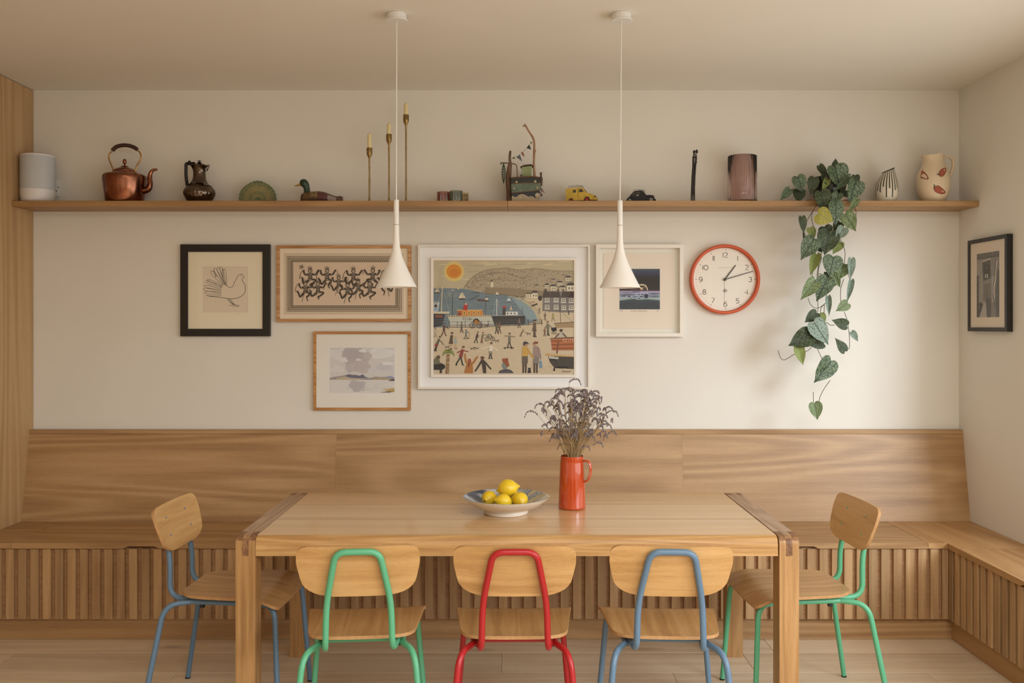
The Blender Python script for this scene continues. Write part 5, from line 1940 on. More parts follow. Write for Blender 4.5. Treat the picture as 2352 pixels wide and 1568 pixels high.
MB().tube(smoothpath([P(*B(x, y), D) for x, y in ((438, 898), (500, 872), (580, 862), (640, 864), (664, 900))], 4), 1.9 / s, 6, flat=6.5).build('cabin_roof', M_DRIFT, cab, 30)
MB().box(P(*B(432, 0), D).x, P(*B(462, 0), D).x, D - .012, D, P(*B(0, 1085), D).z, P(*B(0, 1030), D).z).build('winch', M_EBONY, o, 0)
MB().tube(filletpath([P(*B(x, y), D - 0.02) for x, y in ((384, 1090), (366, 850), (300, 826), (110, 814))], [0.012, 0.02], 5), 1.25 / s, 7).build('derrick', M_DRIFT, o, 40)
nm = NT('net_green')
nm.b.inputs['Base Color'].default_value = (*lin((70, 84, 64)), 1)
nm.setp(Roughness=.9)
nt = MB()
zt, zb_ = P(*B(0, 826), D).z, P(*B(0, 1200), D).z
cxn = P(*B(132, 0), D - 0.02).x
for k in range(10):
    a = 2 * PI * k / 10
    nt.tube([(cxn + 4.6 / s * math.sin(PI * (j + .15) / 10.3) * math.cos(a + j * .25), D - 0.02 + 4.6 / s * math.sin(PI * (j + .15) / 10.3) * math.sin(a + j * .25), zt + (zb_ - zt) * j / 10) for j in range(11)], 0.0010, 4)
    nt.tube([(cxn + 4.6 / s * math.sin(PI * (j + .15) / 10.3) * math.cos(a - j * .25), D - 0.02 + 4.6 / s * math.sin(PI * (j + .15) / 10.3) * math.sin(a - j * .25), zt + (zb_ - zt) * j / 10) for j in range(11)], 0.0010, 4)
for k in range(7):
    a = 2.2 + k * .35
    nt.tube([P(*B(112, 812), D - 0.02), P(*B(112 + 50 * math.cos(a), 812 - 34 * math.sin(a) + 14), D - 0.02)], 0.0007, 4)
nt.build('net', nm.mat, o, 0)
ps = MB()
ps.tube([P(*B(x, y), D - 0.02) for x, y in ((800, 1225), (812, 1100), (804, 1060))], [3.6 / s, 3.2 / s, 2.2 / s], 8)
ps.tube([P(*B(x, y), D - 0.02) for x, y in ((803, 1062), (804, 1020), (803, 988))], [2.0 / s, 2.2 / s, 3.4 / s], 8)
ps.build('bow_post', M_DRIFT, o, 30)
ch = MB()
for (x, y, rr) in ((792, 1250, 17), (812, 1290, 20), (818, 1326, 12), (800, 1360, 14), (812, 1396, 22), (846, 1330, 14), (862, 1350, 8), (840, 1300, 8)):
    ch.ball(P(*B(x, y), D - 0.035), rr / 7.84 / s, None, None, 8, 6)
ch.build('fender_chain', M_DRIFT, o)
bt = MB()
bt.tube(smoothpath([P(*B(x, y), D - 0.005) for x, y in ((262, 736), (320, 724), (430, 664), (530, 570), (600, 480), (680, 425))], 5), 0.0008, 5)
bt.ball(P(*B(315, 726), D - 0.005), 0.0075, 0.003, 0.0055, 8, 6)
bt.ball(P(*B(628, 452), D - 0.005), 0.0045, 0.003, 0.0060, 8, 6)
bt.build('bunting_string', paint('bunting_bead', (116, 116, 62), 0.6), o, 40)
for pts, c in ((((362, 716), (424, 664), (464, 792)), (92, 94, 104)), (((446, 622), (480, 624), (512, 712), (470, 680)), (128, 60, 42)), (((540, 552), (594, 486), (628, 580)), (42, 54, 46))):
    slabpx(pts, D - 0.0062, D - 0.0050).build('pennant', paint('pennant_%d' % c[0], c, 0.7), o, 0)

# toy yellow van
M_YEL = paint('worn_yellow', (204, 172, 66), 0.45, var=0.15, vscale=50)
M_WIN = paint('toy_window', (70, 66, 60), 0.2)
M_HUB = paint('red_hub', (168, 34, 44), 0.4)
M_WIRE = paint('dark_wire', (78, 66, 46), 0.5)
D = 4.765
s = F / D


def vpx(px0, pts, k=10.23, ox=1290, oy=410, dz=2.0):
    """toy-crop pixels -> local metres about the base centre"""
    q = []
    for (x, y) in pts:
        X_ = (ox + x / k - px0) / s
        Z_ = EYE - (oy + y / k - HY) / s - ZS0
        q.append((X_, Z_))
    return q


van = shelf_thing('toy_van', 'yellow toy van with red wheels and a wire roof rack', 'toy van', 1337, D)
van.rotation_euler[2] = math.radians(-14)
wv = 0.031
body = MB().prism(vpx(1337, [(118, 250), (132, 240), (300, 240), (440, 226), (530, 240), (556, 290), (590, 345), (660, 380), (560, 525), (118, 525)]), -wv, wv, 'xz')
body.build('body', M_YEL, van, 0, local=True)
MB().prism(vpx(1337, [(580, 350), (640, 352), (720, 378), (800, 420), (836, 470), (846, 520), (560, 525)]), -wv * .55, wv * .55, 'xz').build('bonnet', M_YEL, van, 0, local=True)
for sd in (-1, 1):
    fnd = []
    for k in range(9):
        a = PI - k * PI / 8
        fnd.append((622 + 84 * math.cos(a) + (40 if a < PI / 2 else 0) * math.cos(a), 500 - 102 * math.sin(a)))
    MB().prism(vpx(1337, fnd + [(790, 520), (540, 520)]), wv * sd * .62, wv * sd * 1.02, 'xz').build('fender', M_YEL, van, 0, local=True)
    for (x, y, rr) in ((245, 520, 48), (622, 508, 62)):
        q = vpx(1337, [(x, y)])[0]
        R_ = rr / 10.23 / s
        wz = R_ + 0.0003
        wl = MB().lathe([(0, -0.004), (R_, -0.004), (R_, 0.004), (0, 0.004)], 0, 0, 20, tilt=Matrix.Translation((q[0], wv * sd * 1.0, wz)) @ Matrix.Rotation(PI / 2, 4, 'X')).build('wheel', M_RUBBER, van, 40, local=True)
        MB().lathe([(0, -0.0052), (R_ * .62, -0.0048), (R_ * .62, 0.0048), (0, 0.0052)], 0, 0, 16, tilt=Matrix.Translation((q[0], wv * sd * 1.0, wz)) @ Matrix.Rotation(PI / 2, 4, 'X')).build('hub', M_HUB, wl, 40, local=True)
    q = vpx(1337, [(800, 438)])[0]
    MB().ball((q[0], wv * sd * .62, q[1]), 0.0045, None, None, 10, 8).build('headlamp', M_SIL, van, local=True)
MB().prism(vpx(1337, [(288, 278), (358, 276), (358, 342), (286, 346)]), -wv - 0.0006, wv + 0.0006, 'xz').build('side_window', M_WIN, van, 0, local=True)
MB().prism(vpx(1337, [(432, 268), (500, 262), (536, 318), (530, 334), (432, 340)]), -wv - 0.0006, wv + 0.0006, 'xz').build('door_window', M_WIN, van, 0, local=True)
MB().prism(vpx(1337, [(410, 250), (416, 250), (414, 480), (408, 480)]), -wv - 0.0005, wv + 0.0005, 'xz').build('door_seam', M_WIRE, van, 0, local=True)
MB().prism(vpx(1337, [(546, 262), (552, 262), (594, 338), (588, 340)]), -wv * .85, wv * .85, 'xz').build('windscreen', M_WIN, van, 0, local=True)
rk = MB()
for sd in (-1, 1):
    q = vpx(1337, [(180, 240), (184, 182), (400, 172), (496, 188), (496, 236)])
    rk.tube([(a, sd * .026, b) for a, b in q], 0.0009, 5)
for x in (184, 245, 300, 350, 400, 450, 494):
    q = vpx(1337, [(x, 180)])[0]
    rk.tube([(q[0], -.026, q[1]), (q[0], .026, q[1])], 0.0008, 5)
rk.build('roof_rack', M_WIRE, van, 40, local=True)

# toy blue car
M_NAVY = paint('toy_navy', (16, 22, 32), 0.35, coat=0.0)
car = shelf_thing('toy_car', 'dark blue vintage toy car with a roof rack', 'toy car', 1472, D)
car.rotation_euler[2] = math.radians(-16)
cb_ = [(1600, 430), (1640, 380), (1690, 325), (1740, 298), (1860, 292), (1930, 310), (1970, 360), (1990, 420), (1980, 525), (1600, 525)]
wc = 0.026
MB().prism(vpx(1472, cb_), -wc * .9, wc * .9, 'xz').build('body', M_NAVY, car, 0, local=True)
MB().prism(vpx(1472, [(1950, 395), (2010, 400), (2100, 398), (2150, 420), (2160, 525), (1950, 525)]), -wc * .5, wc * .5, 'xz').build('bonnet', M_NAVY, car, 0, local=True)
MB().prism(vpx(1472, [(1560, 470), (1600, 430), (1620, 525), (1560, 525)]), -wc * .8, wc * .8, 'xz').build('boot', M_NAVY, car, 0, local=True)
for sd in (-1, 1):
    for (x0_, rr) in ((1618, 80), (1915, 84), (2130, 76)):
        if x0_ == 1915 and sd == 9:
            continue
        fnd = [(x0_ + rr * math.cos(PI - k * PI / 8), 520 - rr * .95 * math.sin(PI - k * PI / 8)) for k in range(9)]
        if x0_ != 1915:
            MB().prism(vpx(1472, fnd), wc * sd * .62, wc * sd * 1.0, 'xz').build('mudguard', M_NAVY, car, 0, local=True)
    for x0_ in (1622, 2120):
        q = vpx(1472, [(x0_, 500)])[0]
        R_ = 0.0105
        wl = MB().lathe([(0, -0.003), (R_, -0.003), (R_, 0.003), (0, 0.003)], 0, 0, 20, tilt=Matrix.Translation((q[0], wc * sd * 1.0, R_ + 0.0003)) @ Matrix.Rotation(PI / 2, 4, 'X')).build('wheel', M_RUBBER, car, 40, local=True)
        MB().lathe([(0.0045, -0.0042), (0.0075, -0.0042), (0.0075, 0.0042), (0.0045, 0.0042)], 0, 0, 16, tilt=Matrix.Translation((q[0], wc * sd * 1.0, R_ + 0.0003)) @ Matrix.Rotation(PI / 2, 4, 'X')).build('hub', M_WHITEP, wl, 40, local=True)
    q = vpx(1472, [(2150, 430)])[0]
    MB().ball((q[0], wc * sd * .45, q[1]), 0.0055, 0.0045, 0.0055, 10, 8).build('headlamp', M_SIL, car, local=True)
MB().prism(vpx(1472, [(1664, 360), (1716, 320), (1740, 320), (1738, 392), (1650, 398)]), -wc * .9 - 0.0006, wc * .9 + 0.0006, 'xz').build('side_window', M_WIN, car, 0, local=True)
MB().prism(vpx(1472, [(1762, 320), (1850, 320), (1856, 390), (1760, 392)]), -wc * .9 - 0.0006, wc * .9 + 0.0006, 'xz').build('side_window', M_WIN, car, 0, local=True)
MB().prism(vpx(1472, [(1770, 404), (1826, 402), (1826, 412), (1770, 414)]), -wc * .9 - 0.0012, wc * .9 + 0.0012, 'xz').build('door_handle', M_WHITEP, car, 0, local=True)
rk = MB()
for sd in (-1, 1):
    q = vpx(1472, [(1690, 318), (1706, 276), (1830, 262), (1940, 282), (1966, 318)])
    rk.tube([(a, sd * .02, b) for a, b in q], 0.0008, 5)
for x in (1706, 1760, 1820, 1880, 1936):
    q = vpx(1472, [(x, 270)])[0]
    rk.tube([(q[0], -.02, q[1]), (q[0], .02, q[1])], 0.0007, 5)
rk.build('roof_rack', M_WIRE, car, 40, local=True)

# slender figurine
D = 4.76
s = F / D
o = shelf_thing('figurine', 'tall slender black carved figurine of two embracing people', 'figurine', 1593, D)
M_BLK = paint('black_carving', (34, 26, 22), 0.45, var=0.2, vscale=60)
fg = MB()
for pts, rr in ((((1587.6, 467.5), (1588, 450), (1589.6, 430), (1591, 405), (1592.5, 380), (1592.6, 362), (1594.2, 353)), (1.4, 1.6, 2.4, 2.8, 2.6, 2.4, 1.6)),
                (((1595, 467.5), (1595, 450), (1594.2, 430), (1594.8, 405), (1597, 380), (1599, 362), (1598, 353)), (1.4, 1.6, 2.4, 2.8, 2.4, 2.2, 1.6)),
                (((1591.4, 467.5), (1591.4, 450), (1591.8, 428)), (1.2, 1.4, 1.8)),
                (((1593, 358), (1597, 362), (1600.2, 374)), (1.4, 1.6, 1.2))):
    fg.tube([P(x, y, D) for x, y in pts], [r_ / s for r_ in rr], 10)
fg.ball(P(1594.4, 349, D), 3.0 / s, 3.0 / s, 4.6 / s, 12, 8)
fg.ball(P(1600.4, 348, D), 3.0 / s, 3.0 / s, 4.8 / s, 12, 8)
fg.build('figures', M_BLK, o)

# ribbed mauve glass vase
D = 4.772
s = F / D
o = shelf_thing('glass_vase', 'tall mauve ribbed glass cylinder vase', 'vase', 1705, D)
X = XY(1705, D)
g = true_glass('mauve_glass', lin((244, 226, 223)), 0.05)
topz = EYE - (352.5 - HY) / (F / (D - 0.073))
h0 = ZS0 + 0.0005
MB().lathe([(0, h0), (0.070, h0), (0.0735, h0 + 0.004), (0.0735, topz - 0.001), (0.072, topz), (0.0695, topz - 0.001), (0.0690, h0 + 0.012), (0, h0 + 0.010)], X, D, 192,
           rfun=lambda a, j: 1 + (0.022 * math.cos(40 * a) if j in (2, 3) else 0)).build('glass', g, o, 70)

# small dripped vase
D = 4.765
s = F / D
o = shelf_thing('striped_jug', 'small white stoneware jug with dark green dripping stripes and slanted rim', 'jug', 2036, D)
X = XY(2036, D)
pr = prof_px([(0, 468), (19, 468), (21.5, 464), (25, 452), (26.3, 440), (25.5, 428), (22.6, 416), (18.8, 405), (15.5, 398), (13.6, 393), (13.4, 390), (12.2, 390), (12, 396), (0, 400)], D)
pr2 = []
for i in range(len(pr) - 1):
    for k in range(3):
        t_ = k / 3
        pr2.append((pr[i][0] * (1 - t_) + pr[i + 1][0] * t_, pr[i][1] * (1 - t_) + pr[i + 1][1] * t_))
pr2.append(pr[-1])
m = MB().lathe(pr2, X, D, 240)
ztop = max(p[1] for p in pr2)
drip = {k: random.Random(k * 7 + 1).uniform(0.10, 0.62) for k in range(24)}
m.c = []
for f in m.f:
    c_ = sum((Vector(m.v[i]) for i in f), Vector()) / len(f)
    a = (math.atan2(c_.y - D, c_.x - X) / (2 * PI)) % 1 * 24
    k = int(a)
    hrel = (c_.z - ZS0) / (ztop - ZS0)
    on = abs(a - k - .5) < 0.17 + 0.10 * drip[k] and hrel > drip[k]
    m.c.append(lin((50, 58, 46)) if on or hrel > .965 else lin((214, 206, 188)))
nv = []
for v in m.v:
    hrel = (v[2] - ZS0) / (ztop - ZS0)
    k = max(0, hrel - 0.45) / 0.55
    nv.append((v[0] + 0.010 * k * k, v[1], v[2] + (v[0] - X) * 0.42 * k ** 1.5))
m.v = nv
m.build('body', attr_mat('stoneware_glaze', 0.3), o)

# chilli pitcher
D = 4.765
s = F / D
o = shelf_thing('pitcher', 'large cream pottery pitcher decorated with red chillies at the right end', 'pitcher', 2143, D)
X = XY(2143.5, D)
M_CREAM = paint('cream_pottery', (222, 202, 172), 0.4, bump=0.1, bscale=60, var=0.05)
PP = prof_px([(0, 468), (21, 468), (24, 464), (31, 450), (35, 436), (36.4, 420), (35.2, 406), (31.5, 394), (26.5, 384), (23.4, 376), (22.4, 368), (22.8, 361), (23.6, 357.5), (22.4, 357), (21.4, 362), (20, 370), (0, 380)], D)
m = MB().lathe(PP, X, D, 64)
nv = []
for v in m.v:
    k = max(0.0, (v[2] - (ZS0 + 0.215)) / 0.04)
    dx = v[0] - X
    nv.append((v[0] - (0.010 * k if dx < -0.03 else 0), v[1], v[2] + (0.004 * k if dx > 0.0 else -0.002 * k)))
m.v = nv
m.build('body', M_CREAM, o)
MB().tube(smoothpath([P(x, y, D) for x, y in ((2164, 364), (2171, 360.5), (2180, 360), (2187, 366), (2189.5, 378), (2186.5, 392), (2181, 405), (2178, 411))], 5), 2.9 / s, 12, flat=1.3).build('handle', M_CREAM, o)


def rad(z):
    for (a, b) in zip(PP[1:13], PP[2:14]):
        if min(a[1], b[1]) <= z <= max(a[1], b[1]) and abs(b[1] - a[1]) > 1e-6:
            t_ = (z - a[1]) / (b[1] - a[1])
            return a[0] + (b[0] - a[0]) * t_
    return 0.08


def onpot(px, py, l):
    x = XY(px, D - .06) - X
    z = EYE - (py - HY) / (F / (D - .06))
    rr = rad(z)
    x = max(-rr * .97, min(rr * .97, x))
    return Vector((X + x, D - math.sqrt(rr * rr - x * x) - 0.0014 - l, z))


RDc, RDd, GNc = (150, 84, 66), (118, 58, 46), (70, 74, 50)
for pts in (((1428, 352), (1452, 320), (1470, 360), (1490, 430), (1470, 428), (1440, 396)), ((1566, 400), (1590, 360), (1640, 335), (1650, 350), (1620, 400), (1590, 418)), ((1530, 520), (1560, 500), (1600, 524), (1640, 556), (1600, 570), (1550, 552))):
    cx_, cy_ = sum(p[0] for p in pts) / len(pts), sum(p[1] for p in pts) / len(pts)
    cv = Canvas(onpot, (1.3, 1.3, 1.3), 0.0012)
    cv.T = (1750, 300, 3.907)
    q = smoothpath([(p[0], p[1], 0) for p in pts + (pts[0],)], 4)
    for a, b in zip(q[:-1], q[1:]):
        cv.poly([(a.x, a.y), (b.x, b.y), (cx_, cy_)], RDc, 1)
    for a, b in zip(q[:-1], q[1:]):
        cv.line([(a.x, a.y), (b.x, b.y)], 5, RDd, 2)
    if pts[0] == (1530, 520):
        cv.curve([(1530, 520), (1536, 500), (1530, 488)], 7, GNc, 3)
    elif pts[0] == (1566, 400):
        cv.curve([(1552, 395), (1570, 400), (1586, 396)], 7, GNc, 3)
    else:
        cv.curve([(1450, 322), (1456, 312)], 6, GNc, 3)
    cv.build('chilli_decoration', M_ART, o)

# ---------------------------------------------------------------- trailing plant
D = 4.77
s = F / D
M_POT = paint('dark_planter', (28, 32, 30), 0.35, coat=0.3)
M_SAUCER = paint('pale_saucer', (206, 190, 176), 0.5)
pl = shelf_thing('trailing_plant', 'trailing plant with silvery mottled heart leaves hanging over the shelf edge', 'plant', 1903, D)
X = XY(1904, D)
MB().lathe(prof_px([(0, 469), (40, 469), (46, 463), (50, 458.5), (48, 458), (43, 463), (0, 464)], D), X, D, 48).build('saucer', M_SAUCER, pl)
MB().lathe(prof_px([(0, 463.5), (31, 463.5), (33, 461), (38, 424), (39.5, 412), (40.5, 409), (39, 408.6), (37, 412), (35, 420), (0, 420)], D), X, D, 48).build('pot', M_POT, pl)


def leaf_mat(name, base, blotch, thr, rib, under=None, rough=0.4):
    t_ = NT(name)
    tc = t_.n('ShaderNodeTexCoord')
    sp = t_.n('ShaderNodeSeparateXYZ')
    t_.l(tc.outputs['Object'], sp.inputs[0])
    oi = t_.n('ShaderNodeObjectInfo')
    cx_ = t_.n('ShaderNodeCombineXYZ')
    t_.l(t_.math('MULTIPLY', oi.outputs['Random'], 40), cx_.inputs[2])
    ad = t_.n('ShaderNodeVectorMath', operation='ADD')
    t_.l(tc.outputs['Object'], ad.inputs[0])
    t_.l(cx_.outputs[0], ad.inputs[1])
    n_ = t_.noise(ad.outputs[0], 15.0, 5, 0.75, 0.4)
    av = t_.math('ABSOLUTE', sp.outputs[1])
    mid = t_.math('SUBTRACT', n_, t_.math('MULTIPLY', t_.math('LESS_THAN', av, 0.03), 0.25))
    edge = t_.math('MULTIPLY', t_.math('GREATER_THAN', av, 0.0), 1.0)
    col = t_.ramp(mid, [(thr - 0.03, lin(base)), (thr + 0.03, lin(blotch))])
    mx = t_.n('ShaderNodeMix', data_type='RGBA')
    t_.l(t_.math('LESS_THAN', av, 0.012), mx.inputs[0])
    t_.l(col, mx.inputs[6])
    mx.inputs[7].default_value = (*lin(rib), 1)
    t_.l(mx.outputs[2], t_.b.inputs['Base Color'])
    t_.setp(Roughness=rough)
    t_.bump(n_, 0.25, 0.02)
    return t_.mat


LM = {
    'v': leaf_mat('leaf_mottled', (48, 66, 44), (118, 138, 108), 0.51, (36, 54, 34)),
    's': leaf_mat('leaf_silver', (66, 88, 74), (140, 158, 144), 0.46, (58, 80, 64)),
    'd': leaf_mat('leaf_dark', (42, 56, 34), (92, 106, 70), 0.54, (30, 42, 26)),
    'p': leaf_mat('leaf_underside', (128, 142, 78), (142, 154, 88), 0.5, (104, 120, 64), rough=0.55),
    'y': leaf_mat('leaf_yellowing', (134, 136, 54), (178, 164, 58), 0.52, (150, 146, 60)),
    'l': leaf_mat('leaf_light_mottled', (80, 98, 58), (140, 158, 114), 0.50, (66, 86, 48)),
}


def leaf_outline(n=30):
    half = [(0.02, 0.0), (-0.07, 0.13), (-0.075, 0.26), (0.0, 0.40), (0.13, 0.485), (0.28, 0.50), (0.44, 0.46), (0.60, 0.36), (0.76, 0.225), (0.90, 0.085), (1.02, 0.0)]
    q = [(a.x, a.y) for a in smoothpath([(x, y, 0) for x, y in half], 3)]
    return q + [(x, -y) for x, y in q[-2:0:-1]]


LO = leaf_outline()
leaf_me = []
for fold, curl in ((0.22, -0.10), (0.45, -0.18), (0.10, -0.26), (0.30, 0.05)):
    m = MB().slab(LO, lambda u, v, fo=fold, cu=curl: (u, v, fo * abs(v) ** 1.3 + cu * u * u + 0.02 * math.sin(u * 9 + v * 4)), 0.012, rings=(1.0, 0.8, 0.55, 0.3, 0.1))
    oo = m.build('leaf_proto', LM['v'], None, 60)
    leaf_me.append(oo.data)
    bpy.data.objects.remove(oo)
leaf_cache = {}


def leaf(ax, ay, tx_, ty_, w, kind, depth, k=0, tilt=0.0, label=None):
    """leaf from the stalk point (ax,ay) to the tip (tx,ty), width w: photo pixels; depth = y"""
    i = k % len(leaf_me)
    key = (i, kind)
    if key not in leaf_cache:
        me = leaf_me[i].copy()
        me.materials.clear()
        me.materials.append(LM[kind])
        leaf_cache[key] = me
    a, b = P(ax, ay, depth), P(tx_, ty_, depth - 0.012)
    ex = (b - a)
    L = ex.length
    ex.normalize()
    rr = random.Random(int(ax * 13 + ay * 7))
    nrm = Vector((rr.uniform(-.25, .25) + tilt, -1, rr.uniform(-.1, .35)))
    nrm = (nrm - ex * nrm.dot(ex)).normalized()
    ey = nrm.cross(ex)
    W_ = w / (F / depth) * 1.10
    L *= 1.04
    M = Matrix((ex * L, ey * W_, nrm * (L + W_) / 2)).transposed().to_4x4()
    M.translation = a - wloc(pl)
    o_ = bpy.data.objects.new('leaf', leaf_cache[key])
    COL.objects.link(o_)
    o_.parent = pl
    o_.matrix_basis = M
    if label:
        o_['label'] = label
    return o_


def c5(x, y):
    return (1750 + x / 3.907, 300 + y / 3.907)


def c6(x, y):
    return (1750 + x / 3.907, 600 + y / 3.907)


L5 = [((655, 330), (662, 252), 55, 'd', 4.74), ((650, 320), (715, 505), 190, 'v', 4.66), ((515, 312), (592, 420), 62, 'd', 4.72), ((795, 410), (650, 545), 66, 'v', 4.66), ((838, 400), (842, 490), 70, 'd', 4.74),
      ((842, 455), (800, 632), 155, 'v', 4.64), ((318, 410), (375, 538), 128, 'v', 4.70), ((250, 525), (165, 622), 72, 'v', 4.715), ((330, 530), (335, 640), 112, 'd', 4.74),
      ((528, 545), (585, 742), 140, 'd', 4.62), ((660, 640), (680, 832), 138, 'v', 4.60), ((858, 612), (775, 732), 56, 'l', 4.65), ((358, 772), (378, 915), 70, 'd', 4.62), ((372, 912), (376, 990), 16, 'd', 4.62),
      ((500, 745), (640, 812), 150, 'y', 4.59), ((745, 745), (836, 897), 128, 'l', 4.63), ((430, 872), (470, 965), 82, 'p', 4.65), ((735, 870), (672, 978), 96, 's', 4.62), ((470, 968), (365, 1140), 150, 'v', 4.60),
      ((600, 905), (560, 1108), 185, 'd', 4.63), ((705, 1000), (640, 1100), 84, 'p', 4.66), ((490, 1108), (437, 1287), 84, 'p', 4.65), ((640, 1128), (620, 1292), 168, 'v', 4.60), ((742, 1200), (690, 1335), 112, 'l', 4.64),
      ((803, 1148), (798, 1322), 66, 's', 4.61), ((478, 1342), (362, 1506), 118, 'l', 4.61), ((590, 1318), (500, 1512), 148, 'v', 4.60), ((640, 1285), (700, 1402), 74, 'l', 4.64), ((575, 1268), (600, 1335), 44, 'd', 4.63),
      ((802, 1342), (768, 1532), 50, 's', 4.62),
      ((560, 620), (640, 700), 90, 'd', 4.68), ((620, 740), (600, 810), 100, 'd', 4.70), ((480, 430), (545, 520), 70, 'p', 4.735), ((590, 430), (548, 530), 60, 'p', 4.69), ((470, 420), (440, 560), 95, 'd', 4.71), ((560, 395), (610, 500), 100, 'd', 4.70), ((740, 540), (720, 640), 90, 'd', 4.70), ((690, 560), (640, 650), 90, 'v', 4.66), ((560, 860), (600, 960), 120, 'd', 4.655), ((700, 820), (640, 900), 90, 'd', 4.66), ((480, 1000), (540, 1090), 90, 'd', 4.655), ((640, 1330), (560, 1420), 90, 'd', 4.655), ((700, 420), (760, 530), 80, 'd', 4.72), ((560, 720), (640, 790), 80, 'd', 4.67)]
L6 = [((594, 315), (604, 482), 50, 's', 4.63), ((772, 375), (680, 440), 92, 'l', 4.61), ((492, 462), (385, 546), 96, 'd', 4.63), ((512, 478), (560, 562), 92, 'p', 4.65), ((436, 652), (258, 750), 165, 'd', 4.61),
      ((462, 545), (607, 734), 160, 's', 4.59), ((556, 738), (398, 734), 88, 'd', 4.64), ((764, 576), (637, 528), 92, 'd', 4.62), ((802, 632), (864, 714), 56, 's', 4.62), ((745, 808), (676, 694), 84, 'd', 4.61),
      ((325, 760), (367, 924), 88, 'p', 4.62), ((622, 888), (485, 1082), 176, 'v', 4.60), ((468, 1270), (503, 1414), 112, 'l', 4.61)]
for i, (a, b, w, kd, dp) in enumerate(L5):
    leaf(*c5(*a), *c5(*b), w / 3.907, kd, dp, i, label='yellowing leaf' if kd == 'y' else None)
for i, (a, b, w, kd, dp) in enumerate(L6):
    leaf(*c6(*a), *c6(*b), w / 3.907, kd, dp, i + 1)
M_STEM = paint('plant_stem', (92, 84, 56), 0.6)
ST = [([c5(*p) for p in ((600, 500), (560, 520), (520, 620), (470, 700), (405, 808), (372, 900), (410, 965))], (4.74, 4.66, 4.64)),
      ([c5(*p) for p in ((640, 480), (620, 560), (600, 640), (590, 780), (600, 900))], (4.74, 4.66, 4.64)),
      ([c5(*p) for p in ((470, 700), (445, 760), (455, 830), (480, 900))], (4.64, 4.63, 4.63)),
      ([c5(*p) for p in ((830, 680), (845, 740), (835, 815))], (4.66, 4.64, 4.64)),
      ([c5(*p) for p in ((700, 970), (745, 1080), (745, 1200), (795, 1345))], (4.65, 4.64, 4.63)),
      ([c5(*p) for p in ((500, 1090), (535, 1140), (510, 1230), (500, 1320), (465, 1345))], (4.66, 4.65, 4.64)),
      ([c5(*p) for p in ((455, 1130), (465, 1220), (450, 1300), (470, 1345))], (4.66, 4.65, 4.64)),
      ([c5(*p) for p in ((500, 1290), (530, 1285), (570, 1310))], (4.65, 4.64, 4.64)),
      ([c5(*p) for p in ((540, 1020), (535, 1100), (510, 1200), (495, 1310), (500, 1500), (503, 1600), (497, 1640), (500, 1700))], (4.66, 4.65, 4.64)),
      ([c5(*p) for p in ((735, 1330), (708, 1420), (708, 1540))], (4.65, 4.64, 4.64)),
      ([c5(*p) for p in ((380, 475), (400, 465), (440, 462), (500, 500))], (4.71, 4.72, 4.74)),
      ([c5(*p) for p in ((290, 515), (260, 535), (240, 560))], (4.71, 4.715, 4.72)),
      ([c6(*p) for p in ((415, 330), (430, 375), (460, 410), (500, 420), (540, 400), (575, 370))], (4.64, 4.64, 4.64)),
      ([c6(*p) for p in ((565, 380), (530, 420), (525, 470))], (4.64, 4.64, 4.64)),
      ([c6(*p) for p in ((560, 390), (558, 470))], (4.64, 4.64, 4.64)),
      ([c6(*p) for p in ((740, 455), (765, 530), (782, 640), (785, 770), (760, 790))], (4.64, 4.63, 4.62)),
      ([c6(*p) for p in ((580, 545), (610, 570), (650, 572))], (4.65, 4.64, 4.63)),
      ([c6(*p) for p in ((430, 670), (470, 710), (500, 790), (548, 890))], (4.65, 4.64, 4.62)),
      ([c6(*p) for p in ((445, 765), (420, 795), (370, 820), (300, 830), (240, 865), (195, 885), (165, 860), (145, 800))], (4.64, 4.62, 4.62)),
      ([c6(*p) for p in ((612, 1068), (560, 1140), (520, 1220), (508, 1285))], (4.62, 4.62, 4.62)),
      ([c6(*p) for p in ((461, 1170), (463, 1270))], (4.62, 4.62, 4.62))]
for pts, dps in ST:
    n = len(pts)
    q = []
    for i, p in enumerate(pts):
        t_ = i / max(1, n - 1) * (len(dps) - 1)
        j = min(int(t_), len(dps) - 2)
        q.append(P(p[0], p[1], dps[j] + (dps[j + 1] - dps[j]) * (t_ - j)))
    MB().tube(smoothpath(q, 5), 0.0016, 7).build('vine_stem', M_STEM, pl, 60)

# ---------------------------------------------------------------- things on the table
# enamel jug
M_ENAM = paint('orange_red_enamel', (190, 70, 28), 0.12, coat=1.0)
JX, JY = 0.2485, 3.80
jug = thing('enamel_jug', 'tall tapered orange-red enamel jug holding dried lavender', 'jug', (JX, JY, TZ))
zt = EYE - (1046 - HY) / (F / JY)
h = zt - TZ
MB().lathe([(0, TZ + 0.0006), (0.053, TZ + 0.0006), (0.0565, TZ + 0.003), (0.058, TZ + 0.008), (0.0576, TZ + 0.014), (0.0560, TZ + 0.06), (0.0535, TZ + 0.12), (0.0505, TZ + 0.19), (0.0480, zt - 0.006), (0.0490, zt - 0.003), (0.0485, zt), (0.0465, zt - 0.001),
            (0.0465, TZ + 0.19), (0.050, TZ + 0.06), (0.050, TZ + 0.01), (0, TZ + 0.006)], JX, JY, 64).build('body', M_ENAM, jug, 50)
ha = -0.42
dr = Vector((math.cos(ha), math.sin(ha), 0))
hp = [Vector((JX, JY, TZ)) + dr * rr + Vector((0, 0, zz)) for rr, zz in ((0.047, 0.200), (0.060, 0.203), (0.076, 0.197), (0.082, 0.178), (0.081, 0.150), (0.074, 0.128), (0.062, 0.117), (0.050, 0.115))]
MB().tube(smoothpath(hp, 5), 0.0050, 12, flat=2.3).build('handle', M_ENAM, jug)

